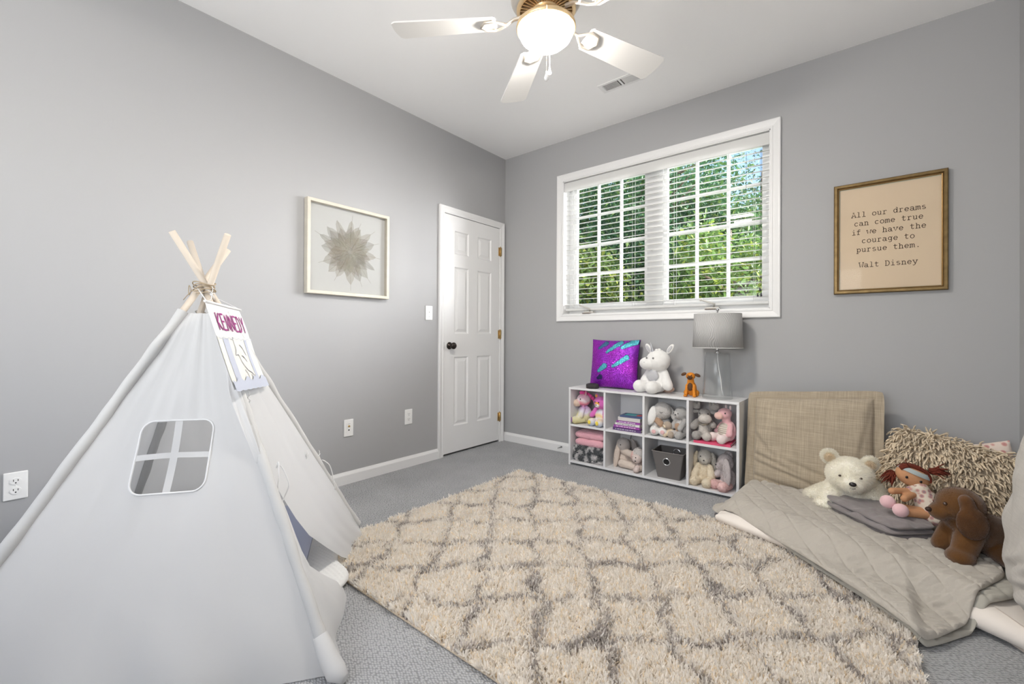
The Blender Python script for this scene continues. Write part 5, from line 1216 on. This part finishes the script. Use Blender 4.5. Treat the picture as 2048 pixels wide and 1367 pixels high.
def over(x, y):
    d = mdist(x, y); s = max(0, min(1, (d + .03) / .12)); s = s * s * (3 - 2 * s)
    rx = max(0, min(1, (.15 - x) / .05)); ry = max(0, min(1, (2.59 - y) / .04)); g_ = .002 + .032 * rx * rx * (3 - 2 * rx) * ry
    return g_ * (1 - s) + (.094 + on_rug(x, y)) * s
quilt_m = mat('quilt_linen', (.45, .415, .365), .9, bump=(70, .55, .006), sheen=.2, var=(4, .05), spec=.15)
qpoly = [(-.70, 2.70), (-.655, 2.62), (-.50, 2.50), (-.26, 2.315), (-.07, 2.14), (.03, 2.04), (.112, 1.950), (.16, 1.985), (.20, 2.05), (.255, 2.155), (.30, 2.25), (.335, 2.32), (.392, 2.46), (.37, 2.62), (.28, 2.85), (.02, 3.06), (-.22, 3.08), (-.50, 3.05), (-.60, 2.955), (-.635, 2.85)]
# back to front order matters only for the outline; the quilting is stitched in rows
def quilting(x, y):
    u, v = x * .86 + y * .5, -x * .5 + y * .86
    w_ = u + .010 * N((u, v, 0), 6, 3); a = abs(((w_ / .082) % 1) - .5) * 2
    h = .0080 * (1 - a ** 8)
    c = abs((((v + .35 * u + .006 * N((u, v, 1), 9, 4)) / .19) % 1) - .5) * 2; h -= .0030 * max(0, (c - .93) / .07)
    wr = N((u * 11, v * 62, 3), 1, 2) + .6 * N((u * 20, v * 110, 5), 1, 7)
    h += .0095 * wr * (1 - a ** 6) + .007 * N((u, v, 0), 5, 9) + .0025 * N((u, v, 0), 15, 6)
    return h
t = thing('linen_quilt', 'stitched grey-beige quilt folded double over the floor mattress', 'quilt', (0, 2.6, .03)); QI = Matrix.Translation((0, -2.6, -.03))
def slab_dense(name, poly, z0, th, parent, m, nt, per):
    q = MB(); slab(q, poly, z0, th, base=over, nt=nt, per=per, p=30, wr=(0, 1, 0), center=(-.02, 2.52), top_fn=quilting, M=QI); return q.obj(name, m, parent)
slab_dense('upper_layer', qpoly, .027, .016, t, quilt_m, 130, 30)
lpoly = [(-.66, 2.70), (-.60, 2.60), (-.40, 2.46), (-.24, 2.32), (-.05, 2.14), (.05, 2.05), (.122, 1.965), (.165, 1.995), (.235, 2.10), (.30, 2.20), (.37, 2.29), (.435, 2.40), (.43, 2.55), (.30, 2.85), (-.22, 3.05), (-.50, 3.03), (-.60, 2.92)]
slab_dense('lower_layer', lpoly, .002, .014, t, mat('quilt_lining', (.42, .40, .35), .9, bump=(420, .25, .001), sheen=.2), 60, 16)

# folded grey comforter
t = thing('folded_comforter', 'folded dark grey satin comforter stacked on the quilt between bear and dog', 'blanket', (0, 0, 0)); FO = Vector((.015, 2.745, .108)); t.location = FO
satin = mat('comforter_satin', (.215, .190, .190), .55, bump=(30, .3, .004), sheen=.3, spec=.4)
e1, e2 = Vector((.695, -.719)), Vector((.719, .695)); q = MB(); hx, hy = .205, .115
for k in range(4):
    sh_ = (.0, .012, -.004, .010)[k]; ll = (0, .01, -.02, .0)[k]; z = .0225 * k
    pts = [(-hx + ll, -hy + .05), (-hx * .6, -hy + sh_), (0, -hy + sh_ * 1.2), (hx * .7, -hy + sh_), (hx - .01, -hy + .02 + sh_), (hx, 0), (hx - .01, hy - .02), (hx * .5, hy), (-hx * .5, hy), (-hx + .01 + ll, hy * .5)]
    slab(q, [tuple(e1 * a + e2 * b2) for a, b2 in pts], z, .0265, nt=16, per=12, p=9, wr=(.006, 22, k * 3), top_fn=lambda x, y: .003 * sin((x * e1.x + y * e1.y) * 55) + .005 * N((x * 40, y * 40, 1), 1, 2) + .012 * max(0, (x * e1.x + y * e1.y)) * 1.0 * 0)
q.obj('folded_layers', satin, t)

# tall linen sham leaning on the back wall
lin = mat('linen_sham', (.40, .335, .25), .9, bump=(500, .5, .0012), sheen=.2, var=(7, .12), spec=.15)
n = lin.node_tree.nodes; L = lin.node_tree.links
def weave(m, lo=.68, hi=1.3):
    n = m.node_tree.nodes; L = m.node_tree.links; tc = n.new('ShaderNodeTexCoord'); mixs = []
    for sc in ((9, 9, 420), (420, 9, 9)):
        mp = n.new('ShaderNodeMapping'); mp.inputs['Scale'].default_value = sc; nz = n.new('ShaderNodeTexNoise'); nz.inputs['Scale'].default_value = 1; nz.inputs['Detail'].default_value = 2
        L.new(tc.outputs['Object'], mp.inputs[0]); L.new(mp.outputs[0], nz.inputs[0]); mixs.append(nz)
    ad = n.new('ShaderNodeMath'); ad.operation = 'ADD'; L.new(mixs[0].outputs['Fac'], ad.inputs[0]); L.new(mixs[1].outputs['Fac'], ad.inputs[1])
    mr = n.new('ShaderNodeMapRange'); mr.inputs[1].default_value = .6; mr.inputs[2].default_value = 1.4; mr.inputs[3].default_value = lo; mr.inputs[4].default_value = hi; L.new(ad.outputs[0], mr.inputs[0])
    b = n['Principled BSDF']; src = b.inputs['Base Color'].links[0].from_socket; mu = n.new('ShaderNodeVectorMath'); mu.operation = 'SCALE'; L.new(src, mu.inputs[0]); L.new(mr.outputs[0], mu.inputs['Scale']); L.new(mu.outputs[0], b.inputs['Base Color'])
weave(lin)
def creases(x, z):
    s = 0
    for (cx, cz, an, ln_, am) in ((-.20, -.10, -24, .20, .010), (-.12, -.17, -20, .26, .011), (-.16, -.23, -16, .24, .009), (.0, -.14, -22, .16, .007), (.22, -.2, 60, .14, .007), (.25, .05, 80, .2, .005), (-.24, .0, -50, .16, .006)):
        a = radians(an); dx, dz = x - cx, z - cz; u = dx * cos(a) + dz * sin(a); v = -dx * sin(a) + dz * cos(a)
        s += am * math.exp(-(u / ln_) ** 2) * (math.exp(-(v / .012) ** 2) - .6 * math.exp(-((v - .022) / .018) ** 2))
    return -s
t = thing('linen_sham', 'large tan linen pillow sham leaning upright on the back wall beside the shelf', 'pillow', (-.275, 3.045, .095), (radians(-9.5), 0, radians(-1.5)))
me = pillow(.67, .63, .13, flange=.045, nn=170, pinch=.012, pw=5, wr=.006, seed=21, crease=creases).mesh('pillow_cover', [lin])
for v in me.vertices:
    v.co.z += .298 + .03 * (v.co.x / .33)
close_mesh(me); link('pillow_cover', me, t)

# big grey-linen pillow on the right wall
gl2 = mat('linen_grey', (.46, .435, .40), .9, bump=(500, .5, .0012), sheen=.2, var=(7, .08), spec=.15); weave(gl2, .86, 1.12)
t = thing('corner_pillow', 'large pale grey linen pillow leaning on the right wall at the picture edge', 'pillow', (.435, 2.15, .105), (radians(-5), 0, radians(-90)))
me = pillow(.66, .66, .17, flange=0, nn=80, pinch=.03, pw=3, wr=.012, seed=31, crease=lambda x, z: creases(-x, z) * 1.6).mesh('pillow_cover', [gl2])
for v in me.vertices: v.co.z += .31
close_mesh(me); link('pillow_cover', me, t)

# shaggy cream cushion
t = thing('shaggy_cushion', 'cream cushion covered in long shaggy yarn loops in the corner', 'cushion', (.275, 2.95, .10), (radians(-22), 0, radians(-4)))
me = pillow(.45, .42, .17, nn=40, pinch=.04, wr=.004, seed=41, pw=3).mesh('cushion_cover', [mat('cushion_base', (.48, .40, .30), .95)])
Rr = Matrix.Rotation(radians(13), 4, 'Y')
for v in me.vertices: v.co = Rr @ v.co; v.co.z += .215
close_mesh(me); link('cushion_cover', me, t)
P_, N_, _ = sample_surface(me, 3400, 8); rg2 = np.random.default_rng(4)
keep = (N_[:, 1] < .6); P_, N_ = P_[keep], N_[keep]; nT = len(P_)
vs, fs, cl, nr_ = [], [], [], []; seg, sd = 7, 5; off = 0
downv = np.array([0, 0, -1.0])
for i in range(nT):
    p, nn_ = P_[i], N_[i]; ln = rg2.uniform(.032, .070); r_ = rg2.uniform(.0024, .0044); d = nn_ + rg2.normal(size=3) * .5; d /= np.linalg.norm(d)
    pos = p.copy(); path = [pos.copy()]
    for k in range(seg):
        d = d + downv * .28 + rg2.normal(size=3) * .16 + nn_ * .02; d /= np.linalg.norm(d)
        if (pos - p) @ nn_ < .004: d = d + nn_ * .25; d /= np.linalg.norm(d)
        pos = pos + d * ln / seg; path.append(pos.copy())
    path = np.array(path); col = np.array([.70, .58, .42]) * rg2.uniform(.82, 1.18)
    for k in range(seg + 1):
        tdir = path[min(k + 1, seg)] - path[max(k - 1, 0)]; tdir /= np.linalg.norm(tdir) + 1e-9; a = np.cross(tdir, [.3, .9, .2]); a /= np.linalg.norm(a) + 1e-9; b3 = np.cross(tdir, a)
        rr = r_ * (1 + .38 * (k % 2)) * (1 if k < seg else .45)
        for j in range(sd):
            an = 2 * PI * (j + k * .5) / sd; o3 = a * cos(an) + b3 * sin(an); vs.append(path[k] + o3 * rr); cl.append(col); nr_.append(o3)
    for k in range(seg):
        for j in range(sd): fs.append((off + k * sd + j, off + k * sd + (j + 1) % sd, off + (k + 1) * sd + (j + 1) % sd, off + (k + 1) * sd + j))
    off += (seg + 1) * sd
link('yarn_loops', nmesh('yarn_loops', np.array(vs), None, np.array(fs), [attr_mat('cushion_yarn', .9, sheen=.2, bump=(700, .5, .001))], col=np.array(cl)), t, kind='stuff')

# flowered cushion peeking out
t = thing('flowered_cushion', 'pink flowered cushion corner showing behind the shaggy cushion', 'cushion', (.42, 3.14, .13), (radians(-8), 0, radians(-6)))
fm = mat('flower_print', (.74, .58, .52), .9, bump=(400, .3, .001)); n = fm.node_tree.nodes; L = fm.node_tree.links; tc = n.new('ShaderNodeTexCoord'); vo = n.new('ShaderNodeTexVoronoi'); vo.inputs['Scale'].default_value = 34; L.new(tc.outputs['Object'], vo.inputs[0])
r_ = n.new('ShaderNodeValToRGB'); r_.color_ramp.elements[0].color = (.45, .16, .18, 1); r_.color_ramp.elements[1].color = (.78, .66, .58, 1); r_.color_ramp.elements[1].position = .42; r_.color_ramp.elements.new(.30).color = (.62, .34, .30, 1)
L.new(vo.outputs['Distance'], r_.inputs[0]); L.new(r_.outputs[0], n['Principled BSDF'].inputs['Base Color'])
me = pillow(.28, .28, .09, nn=36, pinch=.06, wr=.004, seed=51).mesh('cushion_cover', [fm]); Rr = Matrix.Rotation(radians(-15), 4, 'Y')
for v in me.vertices: v.co = Rr @ v.co; v.co.z += .225
close_mesh(me); link('cushion_cover', me, t)

# polar bear
QZ = .135
ivory = plushm('ivory', (.97, .94, .87), var=(30, .05)); ivory2 = plushm('ivory_warm', (.88, .79, .64))
t = thing('polar_bear_plush', 'fluffy ivory polar bear plush lying on the quilt', 'plush toy', (-.075, 2.90, QZ - .012), (0, 0, radians(4)))
me = blob('body', [E((.02, .06, .085), (.13, .11, .085)), K((-.06, -.01, .10), (-.105, -.045, .035), .052, .046), E((-.108, -.075, .028), (.052, .046, .030)), K((.08, -.0, .07), (.155, -.035, .036), .044, .038), E((.02, -.03, .04), (.05, .05, .035), m=1),
    E((-.010, -.035, .186), (.098, .086, .083)), E((-.004, -.106, .160), (.050, .042, .037), m=0), E((-.004, -.100, .176), (.032, .042, .020), m=1), K((-.10, .08, .05), (-.175, .035, .028), .045, .034, m=0)], [ivory, ivory2], .0065, 6, fur=(60000, .013, .0016), seed=21)
part('body', me, t)
for sx in (-1, 1):
    me = blob('ear', [E((-.010 + sx * .084, -.012, .258 - .006 * sx), (.036, .018, .034), (0, radians(12 * sx), radians(14 * sx))), E((-.010 + sx * .082, -.030, .256 - .006 * sx), (.020, .008, .020), m=1)], [ivory, ivory2], .004, 3, fur=(6000, .012, .0016), seed=22 + sx); part('ear', me, t)
    MB().ell((-.010 + sx * .042, -.118, .195), (.0065, .004, .0055), n=12).obj('eye', mat('eye_brown', (.06, .035, .02), .15, spec=.8), t)
MB().ell((-.002, -.156, .170), (.0155, .009, .011), n=14).obj('nose', nosem, t)
MB().tube([(-.014, -.149, .149), (-.002, -.152, .146), (.010, -.148, .149)], .0016, 6).obj('mouth', threadm, t)

# doll
skin = mat('doll_skin', (.56, .29, .15), .85, bump=(500, .3, .001)); dress = mat('doll_dress', (.60, .55, .48), .9)
n = dress.node_tree.nodes; L = dress.node_tree.links; tc = n.new('ShaderNodeTexCoord'); vo = n.new('ShaderNodeTexVoronoi'); vo.inputs['Scale'].default_value = 60; L.new(tc.outputs['Object'], vo.inputs[0]); r_ = n.new('ShaderNodeValToRGB'); e_ = r_.color_ramp.elements
e_[0].color = (.16, .20, .28, 1); e_[1].color = (.68, .60, .50, 1); e_[1].position = .55; e_.new(.3).color = (.50, .25, .22, 1); L.new(vo.outputs['Distance'], r_.inputs[0]); L.new(r_.outputs[0], n['Principled BSDF'].inputs['Base Color'])
hair = mat('doll_hair', (.14, .025, .012), .8, bump=(200, .8, .002)); band = mat('doll_headband', (.62, .62, .58), .9, bump=(60, .3, .001), var=(40, .3, (.4, .5, .52)))
t = thing('rag_doll', 'rag doll with auburn hair, a headband and pink shoes leaning on the cushion', 'doll', (.150, 2.79, .190), (0, 0, radians(12))); t.scale = (1.16,) * 3
# reclining: head up on the cushion to the right, legs towards the bear on the left
me = blob('body', [E((.010, .02, .150), (.058, .036, .044), (0, radians(22), 0)), K((.03, .0, .10), (.05, -.01, .035), .026, .036), K((-.01, -.01, .095), (-.075, -.055, .098), .012, .013), K((.0, -.02, .085), (-.04, -.07, .078), .012, .013), K((.03, -.04, .03), (-.075, -.07, .045), .014, .013), K((.045, -.055, .02), (-.045, -.095, .03), .014, .013)], [skin], .004, 4)
part('body', me, t)
part('dress', blob('dress', [K((.028, .0, .102), (.052, -.02, .030), .030, .045), E((.06, -.04, .012), (.050, .045, .030)), E((.0, -.008, .098), (.020, .018, .018)), E((.052, -.01, .088), (.020, .018, .018))], [dress], .004, 3, wrinkle=.003), t)
q = MB(); Th = M4((.010, .02, .150), (0, radians(22), 0))
q.add(*(lambda g: (g.v, g.f))(MB().grid(lambda u, v: (.0605 * sin(.25 + 1.0 * v) * 0 + .0595 * cos(PI * u) , -.0375 * sin(PI * u), 0) if False else (.0605 * cos(PI * u) * cos(.25 + .40 * v), -.040 * sin(PI * u) * cos(.25 + .40 * v) + .0, .0465 * sin(.25 + .40 * v)), 24, 6)), 0, True, Th); q.obj('headband', band, t)
q = MB(); rh = random.Random(5)
for sx, cx, cz in ((-1, -.052, .150), (1, .068, .175)):
    for k in range(46):
        a = rh.uniform(0, 2 * PI); r0 = rh.uniform(0, .016); p0 = Vector((cx + r0 * cos(a) * .7, .03 + r0 * sin(a), cz + r0 * sin(a) * .6)); d = Vector((sx * rh.uniform(.1, .9), rh.uniform(-.9, .1), -rh.uniform(.4, 1.1))).normalized() * rh.uniform(.03, .055)
        if sx > 0: d = Vector((rh.uniform(.3, 1), rh.uniform(-.5, .3), rh.uniform(-.25, .25))).normalized() * rh.uniform(.03, .06)
        q.tube([p0, p0 + d * .5 + Vector((0, -.006, .006)), p0 + d], [.0028, .0026, .0012], 5)
for k in range(30):
    a = .15 + 2.8 * k / 30; p0 = Th @ Vector((.058 * cos(a), .012, .044 * sin(a))); p1 = Th @ Vector((.050 * cos(a), -.026, .040 * sin(a) * .92 if k not in range(8, 22) else .034)); q.tube([p0, (p0 + p1) / 2 + Vector((0, -.008, .004)), p1], .0034, 5)
q.tube([(-.01, -.01, .192), (-.022, -.015, .215), (-.02, -.015, .225)], .0016, 5)
q.obj('hair', hair, t)
for p in ((-.018, -.0145, .150), (.026, -.0145, .138)):
    MB().ell((p[0], p[1], p[2]), (.0048, .002, .0058), n=10).obj('eye', nosem, t)
MB().tube([(.0, -.0165, .122), (.006, -.017, .120), (.012, -.016, .121)], .0011, 5).obj('mouth', mat('lip_thread', (.35, .07, .06), .8), t)
shoe = mat('doll_shoe_pink', (.78, .50, .52), .9, sheen=.4, bump=(90, .3, .001))
for p in ((-.092, -.075, .058), (-.060, -.105, .040)): MB().ell(p, (.026, .022, .026), rot=(0, radians(-30), 0), n=16).obj('shoe', shoe, t)

# brown dog
choc = plushm('chocolate', (.115, .046, .008), var=(30, .25)); chocd = plushm('chocolate_ear', (.10, .038, .007), var=(30, .3))
t = thing('brown_dog_plush', 'brown plush dog with long floppy ears resting on the quilt', 'plush toy', (.315, 2.575, QZ - .012), (0, 0, radians(0)))
me = blob('body', [K((.0, -.0, .12), (.115, .10, .07), .078, .085), E((.10, .04, .05), (.07, .085, .055)), E((-.032, -.035, .216), (.078, .074, .070)), E((-.094, -.068, .184), (.038, .036, .034)), K((-.03, -.03, .16), (.0, .0, .13), .055, .07),
    K((.0, -.055, .135), (-.03, -.095, .045), .048, .040), E((-.040, -.115, .034), (.046, .050, .034)), K((-.05, -.01, .12), (-.085, -.03, .045), .038, .034), K((.08, .0, .05), (.12, -.08, .036), .045, .034)], [choc], .006, 6, fur=(80000, .0034, .0009), seed=31)
part('body', me, t)
me = blob('ear', [K((-.022, -.095, .252), (-.008, -.110, .19), .024, .030), E((-.006, -.114, .172), (.050, .024, .064), (0, radians(-8), radians(14)))], [chocd], .005, 5, fur=(26000, .0034, .0009), seed=32)
for v in me.vertices: pass
part('ear', me, t)
me = blob('ear', [K((-.055, .02, .244), (-.075, .045, .160), .022, .036)], [chocd], .005, 5, fur=(5000, .007, .0015), seed=33); part('ear', me, t)
MB().ell((-.080, -.092, .226), (.0075, .006, .0075), n=12).obj('eye', mat('eye_amber', (.05, .02, .008), .1, spec=.9), t)
MB().ell((-.128, -.086, .190), (.012, .010, .010), n=12).obj('nose', mat('nose_dark_brown', (.03, .015, .01), .5), t)

# ------------------------------------------------------------------ garden beyond the window
gm_ = mat('lawn', (.07, .14, .03), .95, bump=(20, .5, .05), var=(2, .3))
MB().box((-22, 3.6, -1.6), (12, 40, -1.5)).obj('lawn', gm_, kind='structure')
def tree(label, loc, h, r, nl, col, seed, group='trees outside the window', name='garden_tree', th=.12, base_z=-1.5, ls=.045, zlo=.0):
    t = thing(name, label, 'tree', (loc[0], loc[1], base_z), group=None)
    rg = np.random.default_rng(seed); q = MB(); r_ = random.Random(seed)
    q.tube([(0, 0, 0), (.05, .03, h * .35), (-.04, .0, h * .7), (0, 0, h * .95)], [th, th * .8, th * .5, th * .15], 10)
    for k in range(14):
        a = r_.uniform(0, 2 * PI); z = h * r_.uniform(.15, .8); l_ = r * r_.uniform(.5, .9); q.tube([(0, 0, z), (cos(a) * l_ * .5, sin(a) * l_ * .5, z + l_ * .35), (cos(a) * l_, sin(a) * l_, z + l_ * .5)], [th * .35, th * .22, th * .06], 6)
    q.obj('trunk', mat('bark', (.13, .10, .075), .95, bump=(20, .8, .02)), t)
    nc = int(120); cen = rg.normal(size=(nc, 3)); cen /= np.linalg.norm(cen, axis=1, keepdims=True); cen *= (rg.random((nc, 1)) ** .45); cen = cen * np.array([r, r, h * .5]) + np.array([0, 0, h * (.5 + zlo)])
    ci = rg.integers(0, nc, nl); P = cen[ci] + rg.normal(size=(nl, 3)) * r * .13
    nrm = rg.normal(size=(nl, 3)) + np.array([.25, -.2, .7]); nrm /= np.linalg.norm(nrm, axis=1, keepdims=True); a = np.cross(nrm, rg.normal(size=(nl, 3))); a /= np.linalg.norm(a, axis=1, keepdims=True); b3 = np.cross(nrm, a)
    s = ls * (.6 + .8 * rg.random((nl, 1))); V = np.stack([P - a * s, P + b3 * s * .45 + nrm * s * .12, P + a * s, P - b3 * s * .45 + nrm * s * .12], 1).reshape(-1, 3)
    F = np.arange(nl * 4).reshape(-1, 4); c = np.array(col)[None] * (.65 + .7 * rg.random((nl, 1))); yl = rg.random(nl) < .22; c[yl] *= np.array([1.9, 1.4, .8]); c = np.clip(c, 0, 1)
    lm = attr_mat('leaves', .55, spec=.25, twosided=.3)
    link('foliage', nmesh('foliage', V, None, F, [lm], col=np.repeat(c, 4, 0), smooth=False), t, kind='stuff')
    return t
tree('tall bright green leafy tree seen through the left casement', (-5.0, 7.6), 8.6, 2.1, 42000, (.055, .13, .05), 1)
tree('dense dark green tree behind the window mullion', (-3.4, 8.2), 6.6, 1.8, 38000, (.04, .11, .05), 2)
tree('yellow-green leafy shrub low in the left casement', (-3.7, 6.1), 3.9, 1.2, 26000, (.11, .18, .045), 3, name='garden_shrub')
tree('leafy green tree filling the middle of the right casement', (-2.1, 8.4), 5.0, 1.5, 34000, (.065, .14, .05), 4)
tree('yellow-green shrub low in the right casement', (-1.5, 6.6), 4.2, 1.1, 24000, (.11, .19, .05), 5, name='garden_shrub')
tree('tall airy tree against the sky at the right of the window', (-2.2, 13), 7.2, 1.7, 9000, (.05, .10, .06), 6)
tree('far dark tree behind the others at the left', (-8.0, 12.5), 10.5, 3.2, 36000, (.035, .09, .05), 7, ls=.075)
tree('rounded green tree farther back between the casements', (-4.8, 14), 9.2, 2.8, 32000, (.04, .10, .05), 8, ls=.075)
tree('small green tree far back on the right', (-1.0, 11.0), 5.6, 1.6, 14000, (.05, .11, .05), 9, ls=.06)
